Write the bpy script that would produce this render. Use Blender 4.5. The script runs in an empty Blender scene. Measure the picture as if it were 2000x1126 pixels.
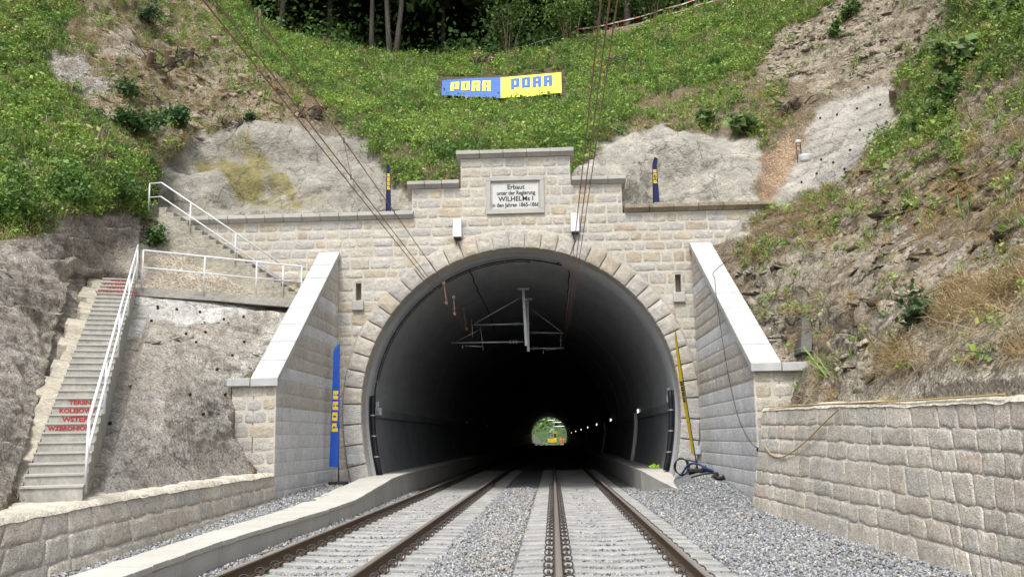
import bpy, math, random
import numpy as np
from mathutils import Vector, Matrix
from mathutils.geometry import tessellate_polygon
random.seed(7); RNG = np.random.default_rng(7)
SC = bpy.context.scene
COL = SC.collection

# ------------------------------------------------------------------ camera
F = 1800.0; CX, CY = 1000.0, 563.0; HZ = 1.38          # focal length (px of a 2000 px wide picture), eye height above the rails
_Y = np.array([(1080-CX)/F, (856-CY)/F, 1.0]); _Y /= np.linalg.norm(_Y)
_r = -0.024
_X = np.array([1.0, _r, -(_Y[0]+_r*_Y[1])/_Y[2]]); _X /= np.linalg.norm(_X)
_Z = np.cross(_X, _Y)
M = np.stack([_X, _Y, _Z], axis=1)                      # world -> camera (right, down, forward)
EYE = np.array([0.0, 0.0, HZ])
cd = bpy.data.cameras.new('camera'); cam = bpy.data.objects.new('camera', cd); COL.objects.link(cam)
R_ = M[0]; D_ = M[1]; W_ = M[2]
cam.matrix_world = Matrix(((R_[0], -D_[0], -W_[0], EYE[0]), (R_[1], -D_[1], -W_[1], EYE[1]), (R_[2], -D_[2], -W_[2], EYE[2]), (0, 0, 0, 1)))
cd.sensor_width = 36; cd.lens = F/2000*36; cd.clip_start = 0.1; cd.clip_end = 3000
SC.camera = cam
def ray(px, py):
    return np.array([(px-CX)/F, (py-CY)/F, 1.0]) @ M
def at(px, py, X=None, Y=None, Z=None):
    d = ray(px, py)
    t = (Y-EYE[1])/d[1] if Y is not None else (X-EYE[0])/d[0] if X is not None else (Z-EYE[2])/d[2]
    return EYE + d*t
def proj(p):
    c = M @ (np.asarray(p, float)-EYE); return CX+F*c[0]/c[2], CY+F*c[1]/c[2]

# ------------------------------------------------------------------ daylight: bright overcast
SUN_EL, SUN_AZ = math.radians(60), math.radians(190)    # azimuth clockwise from +Y
w = bpy.data.worlds.new('World'); SC.world = w; w.use_nodes = True
nt = w.node_tree; bg = nt.nodes['Background']
sky = nt.nodes.new('ShaderNodeTexSky'); sky.sky_type = 'NISHITA'; sky.sun_disc = False
sky.sun_elevation = SUN_EL; sky.sun_rotation = SUN_AZ; sky.dust_density = 3.0; sky.air_density = 1.0; sky.ozone_density = 0.6
hs = nt.nodes.new('ShaderNodeHueSaturation'); hs.inputs['Saturation'].default_value = 0.3
nt.links.new(sky.outputs[0], hs.inputs['Color']); nt.links.new(hs.outputs[0], bg.inputs[0])
bg.inputs[1].default_value = 0.14
sd = bpy.data.lights.new('sun', 'SUN'); sd.energy = 1.8; sd.angle = math.radians(15); sd.color = (1, .985, .955)
so = bpy.data.objects.new('sun', sd); COL.objects.link(so)
sdir = Vector((math.sin(SUN_AZ)*math.cos(SUN_EL), math.cos(SUN_AZ)*math.cos(SUN_EL), math.sin(SUN_EL)))
so.rotation_euler = sdir.to_track_quat('Z', 'Y').to_euler(); so.location = (0, -10, 40)
SC.view_settings.view_transform = 'Standard'; SC.view_settings.look = 'None'; SC.view_settings.gamma = 1
SC.view_settings.exposure = 0.96
SC.cycles.max_bounces = 8; SC.cycles.diffuse_bounces = 4

# ------------------------------------------------------------------ noise
def _hash(i, j, k, s):
    h = (i*374761393 + j*668265263 + k*2147483647 + s*974634777) & 0xffffffff
    h = ((h ^ (h >> 13))*1274126177) & 0xffffffff
    h = ((h ^ (h >> 16))*2246822519) & 0xffffffff
    return ((h ^ (h >> 15)) & 0xffff)/65535.0
def vnoise(p, seed=0):
    p = np.asarray(p, float); f = np.floor(p); t = p-f; t = t*t*(3-2*t); i = f.astype(np.int64)
    out = 0
    for a in (0, 1):
        for b in (0, 1):
            for c in (0, 1):
                wgt = (t[:, 0] if a else 1-t[:, 0])*(t[:, 1] if b else 1-t[:, 1])*(t[:, 2] if c else 1-t[:, 2])
                out = out + wgt*_hash(i[:, 0]+a, i[:, 1]+b, i[:, 2]+c, seed)
    return out*2-1
def fbm(p, oct=4, seed=0):
    p = np.asarray(p, float); s = 0; a = 1; n = 0
    for o in range(oct):
        s = s+a*vnoise(p*(2**o), seed+o*17); n += a; a *= .5
    return s/n

# ------------------------------------------------------------------ mesh helpers
def link(name, me, parent=None):
    o = bpy.data.objects.new(name, me); COL.objects.link(o)
    if parent is not None: o.parent = parent
    return o
def tag(o, label=None, cat=None, group=None, kind=None):
    if label: o['label'] = label
    if cat: o['category'] = cat
    if group: o['group'] = group
    if kind: o['kind'] = kind
    return o
def thing(name, label, cat, loc=(0, 0, 0), group=None):
    o = bpy.data.objects.new(name, None); COL.objects.link(o); o.location = [float(c) for c in loc]; o.empty_display_size = .2
    return tag(o, label, cat, group)
def mesh_np(name, V, Fc, mats, cols=None, midx=None, parent=None, smooth=False, off=None):
    """V (n,3); Fc (m,3|4) int; cols (n,3); mats list; parent's location is subtracted"""
    V = np.asarray(V, np.float32); Fc = np.asarray(Fc, np.int32)
    if parent is not None and off is None: off = np.array(parent.location)
    if off is not None: V = V-np.asarray(off, np.float32)
    me = bpy.data.meshes.new(name); k = Fc.shape[1]
    me.vertices.add(len(V)); me.vertices.foreach_set('co', V.ravel())
    me.loops.add(Fc.size); me.loops.foreach_set('vertex_index', Fc.ravel())
    me.polygons.add(len(Fc)); me.polygons.foreach_set('loop_start', np.arange(0, Fc.size, k, dtype=np.int32))
    me.polygons.foreach_set('loop_total', np.full(len(Fc), k, np.int32))
    if smooth: me.polygons.foreach_set('use_smooth', np.ones(len(Fc), bool))
    for m in (mats if isinstance(mats, (list, tuple)) else [mats]): me.materials.append(m)
    if midx is not None: me.polygons.foreach_set('material_index', np.asarray(midx, np.int32))
    if cols is not None:
        a = me.attributes.new('col', 'FLOAT_COLOR', 'POINT')
        c = np.ones((len(V), 4), np.float32); c[:, :np.shape(cols)[1]] = cols; a.data.foreach_set('color', c.ravel())
    me.update(calc_edges=True); me.validate()
    return link(name, me, parent)

class MB:
    """collects polygons into one mesh"""
    def __init__(s): s.v = []; s.f = []; s.m = []
    def add(s, vs, fs, m=0):
        b = len(s.v); s.v += [tuple(float(c) for c in v) for v in vs]; s.f += [tuple(b+i for i in f) for f in fs]; s.m += [m]*len(fs); return s
    def box(s, a, b, m=0, mat=None):
        (x0, y0, z0), (x1, y1, z1) = a, b
        vs = [(x0, y0, z0), (x1, y0, z0), (x1, y1, z0), (x0, y1, z0), (x0, y0, z1), (x1, y0, z1), (x1, y1, z1), (x0, y1, z1)]
        if mat is not None: vs = [tuple(mat @ Vector(v)) for v in vs]
        return s.add(vs, [(0, 3, 2, 1), (4, 5, 6, 7), (0, 1, 5, 4), (1, 2, 6, 5), (2, 3, 7, 6), (3, 0, 4, 7)], m)
    def prism(s, poly, dvec, m=0):
        """closed prism from 3D polygon swept by dvec"""
        n = len(poly); d = np.asarray(dvec, float); a = [np.asarray(p, float) for p in poly]
        vs = a+[p+d for p in a]
        return s.add(vs, [tuple(range(n))[::-1], tuple(range(n, 2*n))]+[(i, (i+1) % n, n+(i+1) % n, n+i) for i in range(n)], m)
    def tube(s, pts, r, n=6, m=0, cap=True):
        pts = [np.asarray(p, float) for p in pts]; k = len(pts)
        rs = r if hasattr(r, '__len__') else [r]*k
        vs = []; prev = None
        for i, p in enumerate(pts):
            t = pts[min(i+1, k-1)]-pts[max(i-1, 0)]; t = t/(np.linalg.norm(t)+1e-9)
            if prev is None:
                a = np.array([0, 0, 1.]) if abs(t[2]) < .9 else np.array([1., 0, 0])
                u = np.cross(t, a)
            else: u = prev-t*np.dot(prev, t)
            u = u/(np.linalg.norm(u)+1e-9); prev = u; v = np.cross(t, u)
            for q in range(n):
                an = 2*math.pi*q/n; vs.append(p+(u*math.cos(an)+v*math.sin(an))*rs[i])
        fs = [(i*n+q, i*n+(q+1) % n, (i+1)*n+(q+1) % n, (i+1)*n+q) for i in range(k-1) for q in range(n)]
        if cap: fs += [tuple(range(n))[::-1], tuple(range((k-1)*n, k*n))]
        return s.add(vs, fs, m)
    def build(s, name, mats, parent=None, smooth=False, bevel=0, off=None):
        if parent is not None and off is None: off = parent.location
        o = np.array(off if off is not None else (0, 0, 0), float)
        me = bpy.data.meshes.new(name); me.from_pydata([tuple(np.array(v)-o) for v in s.v], [], s.f)
        for m in (mats if isinstance(mats, (list, tuple)) else [mats]): me.materials.append(m)
        me.polygons.foreach_set('material_index', s.m)
        if smooth: me.polygons.foreach_set('use_smooth', [True]*len(s.f))
        me.update(); ob = link(name, me, parent)
        if bevel:
            bm_ = ob.modifiers.new('bevel', 'BEVEL'); bm_.width = bevel; bm_.segments = 2; bm_.limit_method = 'ANGLE'; bm_.harden_normals = False
        return ob
def place(o, loc):
    """move a mesh object's origin to loc, keeping its geometry in place"""
    loc = np.array([float(c) for c in loc]); me = o.data
    n = len(me.vertices); c = np.empty(n*3, np.float32); me.vertices.foreach_get('co', c)
    c = c.reshape(-1, 3)-loc.astype(np.float32); me.vertices.foreach_set('co', c.ravel()); o.location = loc; me.update(); return o
def solo(mb, name, mats, label, cat, loc, group=None, **k):
    o = mb.build(name, mats, **k); place(o, loc); return tag(o, label, cat, group)

# ------------------------------------------------------------------ materials
def mat(name, base, rough=.85, noise=None, bump=None, attr=False, metal=0, emit=None, spec=.3, tint2=None, fine=None, extra=None):
    """procedural surface: base colour (or the mesh's own colour attribute) broken by noise; bump from a finer noise"""
    m = bpy.data.materials.new(name); m.use_nodes = True; n = m.node_tree; L = n.links
    b = n.nodes['Principled BSDF']; b.inputs['Roughness'].default_value = rough; b.inputs['Metallic'].default_value = metal
    b.inputs['Specular IOR Level'].default_value = spec
    tc = n.nodes.new('ShaderNodeNewGeometry').outputs['Position']
    if attr:
        a = n.nodes.new('ShaderNodeAttribute'); a.attribute_name = 'col'; col = a.outputs['Color']
    else:
        rgb = n.nodes.new('ShaderNodeRGB'); rgb.outputs[0].default_value = (*base, 1); col = rgb.outputs[0]
    def noi(scale, detail=5, roughn=.6, stretch=None):
        t = n.nodes.new('ShaderNodeTexNoise'); t.inputs['Scale'].default_value = scale; t.inputs['Detail'].default_value = detail; t.inputs['Roughness'].default_value = roughn
        if stretch:
            mp = n.nodes.new('ShaderNodeMapping'); mp.inputs['Scale'].default_value = stretch; L.new(tc, mp.inputs['Vector']); L.new(mp.outputs[0], t.inputs['Vector'])
        else: L.new(tc, t.inputs['Vector'])
        return t.outputs['Fac']
    def mixc(kind, fac, c1, c2):
        x = n.nodes.new('ShaderNodeMix'); x.data_type = 'RGBA'; x.blend_type = kind
        for sock, val in ((x.inputs[0], fac), (x.inputs[6], c1), (x.inputs[7], c2)):
            if hasattr(val, 'is_linked'): L.new(val, sock)
            else: sock.default_value = val
        return x.outputs[2]
    def ramp(fac, lo, hi, a=0.0, bb=1.0):
        r = n.nodes.new('ShaderNodeMapRange'); r.inputs[1].default_value = lo; r.inputs[2].default_value = hi; r.inputs[3].default_value = a; r.inputs[4].default_value = bb
        L.new(fac, r.inputs[0]); return r.outputs[0]
    for (scale, amt, *st) in (noise or []):
        f = ramp(noi(scale, stretch=st[0] if st else None), .3, .7, 1-amt, 1+amt)
        cb = n.nodes.new('ShaderNodeCombineColor'); [L.new(f, cb.inputs[i]) for i in range(3)]
        col = mixc('MULTIPLY', 1.0, col, cb.outputs[0])
    if tint2:      # second colour in patches: (colour, scale, lo, hi)
        for (c2, scale, lo, hi, *st) in tint2:
            col = mixc('MIX', ramp(noi(scale, 6, stretch=st[0] if st else None), lo, hi), col, (*c2, 1))
    if extra: col = extra(n, L, col, tc, noi, mixc, ramp)
    L.new(col, b.inputs['Base Color'])
    if bump:
        h = None
        for (scale, strength, *st) in bump:
            bp = n.nodes.new('ShaderNodeBump'); bp.inputs['Strength'].default_value = 1.0; bp.inputs['Distance'].default_value = strength
            L.new(noi(scale, 4, .65, st[0] if st else None), bp.inputs['Height'])
            if h is not None: L.new(h, bp.inputs['Normal'])
            h = bp.outputs[0]
        L.new(h, b.inputs['Normal'])
    if emit:
        b.inputs['Emission Color'].default_value = (*emit[0], 1); b.inputs['Emission Strength'].default_value = emit[1]
    return m
MT = {}
MT['stone'] = mat('sandstone', None, .9, noise=[(9, .14), (45, .18), (.8, .13, (1, 1, .3))], bump=[(34, .03), (11, .03)], attr=True)
MT['granite'] = mat('granite', None, .9, noise=[(3, .14), (60, .34), (16, .2), (.7, .14, (1, 1, .45))], bump=[(12, .035), (45, .022)], attr=True)
MT['mortar'] = mat('mortar', (.48, .45, .38), .95, noise=[(2, .12), (30, .12)], bump=[(40, .01)])
MT['mortar_low'] = mat('pale_mortar', (.43, .40, .345), .95, noise=[(4, .2), (40, .15)], bump=[(30, .015)])
MT['coping'] = mat('pale_granite', (.41, .41, .40), .8, noise=[(1.5, .1), (140, .14), (6, .09, (1, .4, .4))], bump=[(120, .003)])
MT['cornice'] = mat('weathered_coping', (.40, .385, .35), .85, noise=[(1.2, .15), (50, .12)], bump=[(60, .006)])
MT['concrete'] = mat('concrete', (.42, .405, .37), .9, noise=[(1.5, .12), (25, .08)], bump=[(50, .004)])
MT['trough'] = mat('trough_concrete', (.44, .425, .38), .9, noise=[(.9, .1), (14, .07), (5, .08, (1, 8, 1))], bump=[(50, .003)])
MT['stair'] = mat('stair_concrete', (.33, .32, .285), .9, noise=[(2.2, .2), (22, .14), (9, .14, (1, 1, .25))], bump=[(60, .004)])
MT['lining'] = mat('lining_concrete', (.31, .315, .325), .75, noise=[(.35, .12), (3, .08, (1, .15, 1))], bump=[(9, .004)])
MT['lining_low'] = mat('lining_base_paint', (.19, .197, .208), .6, noise=[(.5, .2), (6, .12, (1, .3, .25))], bump=[(9, .004)])
MT['white'] = mat('white_metal', (.64, .65, .66), .45, noise=[(4, .05)], spec=.5)
MT['rail_side'] = mat('rusty_steel', (.105, .07, .045), .75, noise=[(1.2, .2, (1, .2, 1)), (30, .2)], bump=[(60, .002)])
MT['rail_top'] = mat('worn_steel', (.34, .30, .26), .42, noise=[(.7, .15, (8, .2, 1)), (9, .1, (20, .3, 1))], metal=.55)
MT['sleeper'] = mat('sleeper_concrete', (.285, .28, .265), .9, noise=[(2, .22), (30, .1)], bump=[(60, .004)])
MT['clip'] = mat('black_spring_steel', (.018, .018, .02), .5, spec=.5)
MT['screw'] = mat('rusty_screw', (.085, .055, .042), .7, noise=[(40, .3)])
MT['stones'] = mat('ballast_stone', None, .9, noise=[(60, .14)], attr=True)
MT['ballast'] = mat('ballast_bed', (.20, .205, .21), .95, noise=[(.8, .1), (20, .5), (50, .4)], bump=[(22, .05), (45, .03)])
MT['black'] = mat('black_plastic', (.012, .012, .014), .5)
MT['galv'] = mat('galvanised_steel', (.45, .46, .47), .4, metal=.6, noise=[(6, .12)])
MT['greybox'] = mat('grey_cabinet_paint', (.42, .45, .48), .5, noise=[(5, .06)])
MT['copper'] = mat('copper_wire', (.27, .15, .10), .5, metal=.1)
MT['dwire'] = mat('weathered_wire', (.05, .045, .042), .6)
MT['blue'] = mat('blue_cloth', (.014, .075, .40), .7, noise=[(3, .1)])
MT['navy'] = mat('navy_cloth', (.008, .014, .075), .7, noise=[(3, .1)])
MT['yellow'] = mat('yellow_cloth', (.74, .52, .015), .7, noise=[(3, .06)])
MT['banblue'] = mat('banner_blue', (.07, .145, .42), .6, noise=[(2.5, .12)])
MT['banyellow'] = mat('banner_yellow', (.83, .73, .09), .6, noise=[(2.5, .08)])
MT['red'] = mat('red_paint', (.32, .028, .03), .7, noise=[(25, .25)])
MT['ink'] = mat('black_lettering', (.02, .02, .02), .8, noise=[(50, .3)])
MT['tablet'] = mat('tablet_plaster', (.52, .52, .50), .85, noise=[(3, .08), (40, .08)], tint2=[((.33, .31, .27), 6, .66, .72)])
MT['leaf'] = mat('leaf', None, .6, attr=True, spec=.35)
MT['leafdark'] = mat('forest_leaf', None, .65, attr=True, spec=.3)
MT['bark'] = mat('bark', (.065, .055, .046), .9, noise=[(3, .25, (3, 3, .6)), (25, .25)], bump=[(14, .03, (1, 1, .2))])
MT['wood'] = mat('dead_wood', (.17, .125, .09), .9, noise=[(8, .3)], bump=[(30, .01)])
MT['floor'] = mat('forest_litter', (.06, .045, .03), .95, noise=[(1, .3), (12, .4)], bump=[(10, .05)])
def _ht(n, L, col, tc, noi, mixc, ramp):
    # gravel flecks and thin dark streaks in the exposed slope
    v = n.nodes.new('ShaderNodeTexVoronoi'); v.inputs['Scale'].default_value = 16; L.new(tc, v.inputs['Vector'])
    f = ramp(v.outputs['Distance'], .1, .65, 1.15, .78)
    cb = n.nodes.new('ShaderNodeCombineColor'); [L.new(f, cb.inputs[i]) for i in range(3)]
    at_ = [q for q in n.nodes if q.type == 'ATTRIBUTE'][0].outputs['Alpha']
    col = mixc('MULTIPLY', at_, col, cb.outputs[0])
    for sc, lo, hi in ((24, .62, 1.42), (55, .72, 1.35)):      # single pebbles and chips, each its own tone
        v2 = n.nodes.new('ShaderNodeTexVoronoi'); v2.inputs['Scale'].default_value = sc; L.new(tc, v2.inputs['Vector'])
        sp = n.nodes.new('ShaderNodeSeparateColor'); L.new(v2.outputs['Color'], sp.inputs[0]); f2 = ramp(sp.outputs[0], 0, 1, lo, hi)
        c2 = n.nodes.new('ShaderNodeCombineColor'); [L.new(f2, c2.inputs[i]) for i in range(3)]; col = mixc('MULTIPLY', at_, col, c2.outputs[0])
    # bedded rock: dark joints along the beds, brown moss streaks running down, pale fresh faces
    ra = n.nodes.new('ShaderNodeAttribute'); ra.attribute_name = 'rock'; rk = ra.outputs['Fac']
    def mth(op, a, b=None):
        q = n.nodes.new('ShaderNodeMath'); q.operation = op
        for i_, val in enumerate((a, b)):
            if val is None: continue
            if hasattr(val, 'is_linked'): L.new(val, q.inputs[i_])
            else: q.inputs[i_].default_value = val
        return q.outputs[0]
    sx = n.nodes.new('ShaderNodeSeparateXYZ'); L.new(tc, sx.inputs[0])
    streak = mth('MULTIPLY', ramp(noi(1.9, 6, .68, (1, 1, .55)), .5, .6), mth('MULTIPLY', rk, .7)); col = mixc('MIX', streak, col, (.115, .082, .042, 1))
    pale = mth('MULTIPLY', ramp(noi(2.6, 6, .7, (1, 1, 1.7)), .55, .63), mth('MULTIPLY', rk, .6)); col = mixc('MIX', pale, col, (.47, .445, .385, 1))
    for fr, am, wid, st, ns in ((1.35, 2.2, .075, .92, .7), (3.4, 2.4, .10, .6, 1.4)):
        c_ = mth('ADD', mth('MULTIPLY', sx.outputs[2], fr), mth('MULTIPLY', noi(ns, 5, .62), am)); fcc = mth('FRACT', mth('ADD', c_, mth('MULTIPLY', sx.outputs[1], -.12*fr)))
        dd = mth('MINIMUM', fcc, mth('SUBTRACT', 1.0, fcc)); ln = mth('MULTIPLY', ramp(dd, wid*.3, wid, 1.0, 0.0), ramp(noi(1.3*fr, 3), .46, .56))
        col = mixc('MIX', mth('MULTIPLY', mth('MULTIPLY', ln, st), rk), col, (.045, .036, .026, 1))
    # hairline cracks in the smooth sprayed concrete
    nz = n.nodes.new('ShaderNodeTexNoise'); nz.inputs['Scale'].default_value = 1.3; nz.inputs['Detail'].default_value = 5; L.new(tc, nz.inputs['Vector'])
    av = n.nodes.new('ShaderNodeVectorMath'); av.operation = 'MULTIPLY_ADD'; L.new(nz.outputs['Color'], av.inputs[0]); av.inputs[1].default_value = (1.6, 1.6, 1.6); L.new(tc, av.inputs[2])
    v3 = n.nodes.new('ShaderNodeTexVoronoi'); v3.feature = 'DISTANCE_TO_EDGE'; v3.inputs['Scale'].default_value = .55; L.new(av.outputs[0], v3.inputs['Vector'])
    fc = ramp(v3.outputs['Distance'], .004, .022, .5, 1.0); c3 = n.nodes.new('ShaderNodeCombineColor'); [L.new(fc, c3.inputs[i]) for i in range(3)]
    inv = n.nodes.new('ShaderNodeMath'); inv.operation = 'SUBTRACT'; inv.inputs[0].default_value = 1.0; L.new(at_, inv.inputs[1])
    return mixc('MULTIPLY', inv.outputs[0], col, c3.outputs[0])
MT['hill'] = mat('hillside_soil_and_rock', None, .95, noise=[(.7, .14), (4, .16), (14, .15), (40, .13)], bump=[(3, .12), (9, .10), (26, .028)], attr=True, extra=_ht)
MT['shot'] = mat('sprayed_concrete', (.36, .34, .30), .95, noise=[(.9, .15), (8, .1)], bump=[(3, .06), (20, .015)])
MT['lamp'] = mat('lamp_glow', (.9, .9, .85), .4, emit=((1, .95, .82), 1.2))
MT['rubber'] = mat('black_rubber', (.02, .02, .022), .6)
MT['hoseblue'] = mat('blue_hose', (.02, .05, .16), .45)
MT['hoseyel'] = mat('straw_rope', (.42, .30, .13), .8)
MT['hivis'] = mat('lime_fabric', (.45, .75, .05), .6)
MT['orange'] = mat('orange_workwear', (.75, .16, .03), .7)
MT['skin'] = mat('skin', (.45, .26, .18), .6)
MT['machine'] = mat('machine_yellow', (.58, .38, .03), .5)
MT['glass'] = mat('cab_glass', (.03, .04, .045), .1, spec=.6)
MT['pipe'] = mat('white_plastic_pipe', (.62, .61, .57), .5)
MT['tape'] = mat('barrier_tape', (.62, .22, .18), .6, noise=[(3, .3)])
MT['tapew'] = mat('barrier_tape_white', (.66, .60, .55), .6)

MT['outcrop'] = mat('broken_rock', None, .95, noise=[(5, .25), (22, .3)], bump=[(14, .05), (40, .02)], attr=True)
def translucent(m, k):
    # leaves let part of the daylight through
    n = m.node_tree; b = n.nodes['Principled BSDF']; t = n.nodes.new('ShaderNodeBsdfTranslucent'); mx = n.nodes.new('ShaderNodeMixShader'); mx.inputs[0].default_value = k
    n.links.new(b.inputs['Base Color'].links[0].from_socket, t.inputs['Color']); n.links.new(b.outputs[0], mx.inputs[1]); n.links.new(t.outputs[0], mx.inputs[2]); n.links.new(mx.outputs[0], n.nodes['Material Output'].inputs['Surface'])
translucent(MT['leaf'], .26); translucent(MT['leafdark'], .3)
def polyface(name, polys, to3, m, parent=None):
    """flat polygon with holes, polys = list of (u,v) loops, to3(u,v) -> point"""
    flat = [p for q in polys for p in q]
    tri = tessellate_polygon([[Vector((p[0], p[1], 0)) for p in q] for q in polys])
    V = [to3(*p) for p in flat]
    return V, [tuple(t) for t in tri]
def copy_tree(o, parent=None):
    c = o.copy(); COL.objects.link(c)
    if parent is not None: c.parent = parent
    for ch in list(o.children): copy_tree(ch, c)
    return c
def text_mesh(txt, size, m, name, to3, parent, xscale=1.0, bold=0.0):
    """text as flat mesh, centred; to3(u,v)->world"""
    cu = bpy.data.curves.new(name, 'FONT'); cu.body = txt; cu.size = size; cu.align_x = 'CENTER'; cu.align_y = 'CENTER'; cu.offset = bold; cu.resolution_u = 3
    o = bpy.data.objects.new(name, cu); COL.objects.link(o); dg = bpy.context.evaluated_depsgraph_get(); dg.update()
    me = bpy.data.meshes.new_from_object(o.evaluated_get(dg)); bpy.data.objects.remove(o); bpy.data.curves.remove(cu)
    off = np.array(parent.location) if parent is not None else np.zeros(3)
    for v in me.vertices: v.co = Vector(to3(v.co.x*xscale, v.co.y)-off)
    me.materials.clear(); me.materials.append(m); me.update(); me.name = name
    return link(name, me, parent)
# block letters of the building firm's wordmark, unit cell 1 x 1.3: rectangles
GLY = {'P': [(0, .28, .40, 1.3), (.60, .28, 1, 1.3), (.4, .28, .6, .52), (.4, 1.06, .6, 1.3), (0, 0, .40, .28)],
       'O': [(0, .12, .40, 1.3), (.60, .12, 1, 1.3), (.4, .12, .6, .36), (.4, 1.06, .6, 1.3)],
       'R': [(0, 0, .40, 1.3), (.60, 0, 1, .55), (.60, .62, 1, 1.3), (.4, .45, .6, .72), (.4, 1.06, .6, 1.3), (.6, .55, .92, .62)]}
def wordmark(to3, gap=.28):
    V = []; Fs = []; u = 0
    for ch in 'PORR':
        for (a, b, c, d) in GLY[ch]:
            k = len(V)
            nn = 4
            for i in range(nn+1):
                V.append(to3(u+a+(c-a)*i/nn, b)); V.append(to3(u+a+(c-a)*i/nn, d))
            Fs += [(k+2*i, k+2*i+2, k+2*i+3, k+2*i+1) for i in range(nn)]
        u += 1+gap
    return V, Fs, u-gap
# ================================================================== ground
YP = 26.5                                    # portal face
XC, ZC, RI, R2, RW = -0.92, 2.36, 4.54, 8.0, 0.55   # arch: centre, radius, lower-wall radius, ring width
YE = 241.0                                   # far end of the tunnel
WL, WR = -6.2, 4.15                          # inner faces of the two wing walls
GL, GR = 20.6, 19.2                          # their near ends
def sm(a, b, x):
    t = np.clip((np.asarray(x, float)-a)/(b-a), 0, 1); return t*t*(3-2*t)
RAILX = (-3.65, -2.17, 0.03, 1.53); TRC = (-2.91, .78)
TRC = (-2.91, .78)
def gz(X, Y):
    """height of the ballast and gravel"""
    X = np.asarray(X, float); Y = np.asarray(Y, float)
    z = -.205+0*X*Y
    z = z+.045*np.exp(-((X+1.07)/.7)**2)
    for tc_ in TRC: z = z-.05*sm(1.36, 1.26, np.abs(X-tc_))
    left = sm(-4.5, -5.2, X); z = z+left*(.05+.40*sm(11, 25, Y))
    right = sm(2.4, 3.9, X); z = z+right*(.02+.63*sm(15, 26, Y)*sm(-1, 1, 28-Y+.0*X))
    return z
def hw(z):
    """half width of the arch opening at height z"""
    z = np.asarray(z, float)
    up = np.sqrt(np.clip(RI**2-(z-ZC)**2, 0, None)); dn = RI-R2+np.sqrt(np.clip(R2**2-(ZC-z)**2, 0, None))
    return np.where(z >= ZC, up, dn)
def grid(name, xs, ys, zf, m, **k):
    X, Y = np.meshgrid(xs, ys); Z = zf(X, Y); V = np.stack([X, Y, Z], -1).reshape(-1, 3); n = len(xs)
    i = np.arange(len(ys)-1)[:, None]*n+np.arange(n-1)[None]; i = i.ravel()
    return mesh_np(name, V, np.stack([i, i+1, i+n+1, i+n], 1), m, smooth=True, **k)
tag(grid('ground', np.linspace(-70, 70, 8), np.array([-40, 0, 40, 120, 240, 420, 900.]), lambda x, y: 0*x-.6, MT['floor']), kind='structure')
tag(grid('ballast_bed', np.arange(-6.9, 5.1, .12), np.concatenate([np.arange(2, 34, .12), np.arange(34, 300, 6)]),
         lambda x, y: gz(x, y)+.02*vnoise(np.stack([x*9, y*9, 0*x], -1).reshape(-1, 3)).reshape(x.shape), MT['ballast']), kind='structure')

MT['cap'] = mat('fresh_cream_mortar', (.53, .485, .40), .95, noise=[(2, .22), (9, .2), (30, .15)], bump=[(12, .04), (40, .015)])
# ================================================================== masonry generator
class Masonry:
    def __init__(s): s.V = []; s.F = []; s.C = []; s.n = 0
    def block(s, u0, u1, v0, v1, rough, colr, to3, adj=None, res=.065, lift=.0, margin=.0, rim=.008, joint=.010, wob=.012, rnd=.055):
        W, H = u1-u0-2*joint, v1-v0-2*joint
        if W < .05 or H < .05: return
        nu = max(2, int(W/res)); nv = max(2, int(H/res))
        e = min(.03, W*.2, H*.2); e1 = e*.35
        a = np.concatenate([[0, e1], np.linspace(e, W-e, nu+1), [W-e1, W]]); b = np.concatenate([[0, e1], np.linspace(e, H-e, nv+1), [H-e1, H]])
        A, B = np.meshgrid(a, b); d = np.minimum(np.minimum(A, W-A), np.minimum(B, H-B))
        off = random.random()*97
        P = np.stack([A*6+off*13, B*6+off*7, 0*A+off], -1).reshape(-1, 3)
        n1 = fbm(P, 3, 3).reshape(A.shape)
        dep = sm(0, e*.6, d)*rim
        if rough > 0:
            face = sm(margin, margin+.045, d)
            dep = dep+face*rough*(.55+.9*n1)
        # softened corners and wavering edges
        ca = np.minimum(A, W-A); cb = np.minimum(B, H-B); q = np.clip(1-ca/rnd, 0, 1)*np.clip(1-cb/rnd, 0, 1)
        A2 = A+np.sign(W/2-A)*q*rnd*.5; B2 = B+np.sign(H/2-B)*q*rnd*.5
        wv = vnoise(np.stack([A*5+off*31, B*5, 0*A+off*3], -1).reshape(-1, 3), 5).reshape(A.shape)
        wu = vnoise(np.stack([A*5+off*11, B*5+9, 0*A+off*5], -1).reshape(-1, 3), 8).reshape(A.shape)
        A2 = A2+wu*wob; B2 = B2+wv*wob
        U = (u0+joint+A2).ravel(); Vv = (v0+joint+B2).ravel(); D = dep.ravel()+lift
        keep = None
        if adj is not None:
            r = adj(U, Vv, D)
            if r is None: return
            U, Vv, D, keep = r
        pts = to3(U, Vv, D); m = len(b); k = len(a)
        i = (np.arange(m-1)[:, None]*k+np.arange(k-1)[None]).ravel(); fc = np.stack([i, i+1, i+k+1, i+k], 1)
        if keep is not None:
            fc = fc[keep[fc].all(1)]
        s.V.append(pts); s.F.append(fc+s.n); s.C.append(np.tile(np.asarray(colr)[None], (len(pts), 1))*(1+.06*n1.reshape(-1, 1))); s.n += len(pts)
    def poly(s, V, Fq, colr):
        V = np.asarray(V, float); s.V.append(V); s.F.append(np.asarray(Fq)+s.n); s.C.append(np.tile(np.asarray(colr)[None], (len(V), 1))); s.n += len(V)
    def build(s, name, m, parent=None): return mesh_np(name, np.concatenate(s.V), np.concatenate(s.F), m, cols=np.concatenate(s.C), parent=parent, smooth=False)
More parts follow.
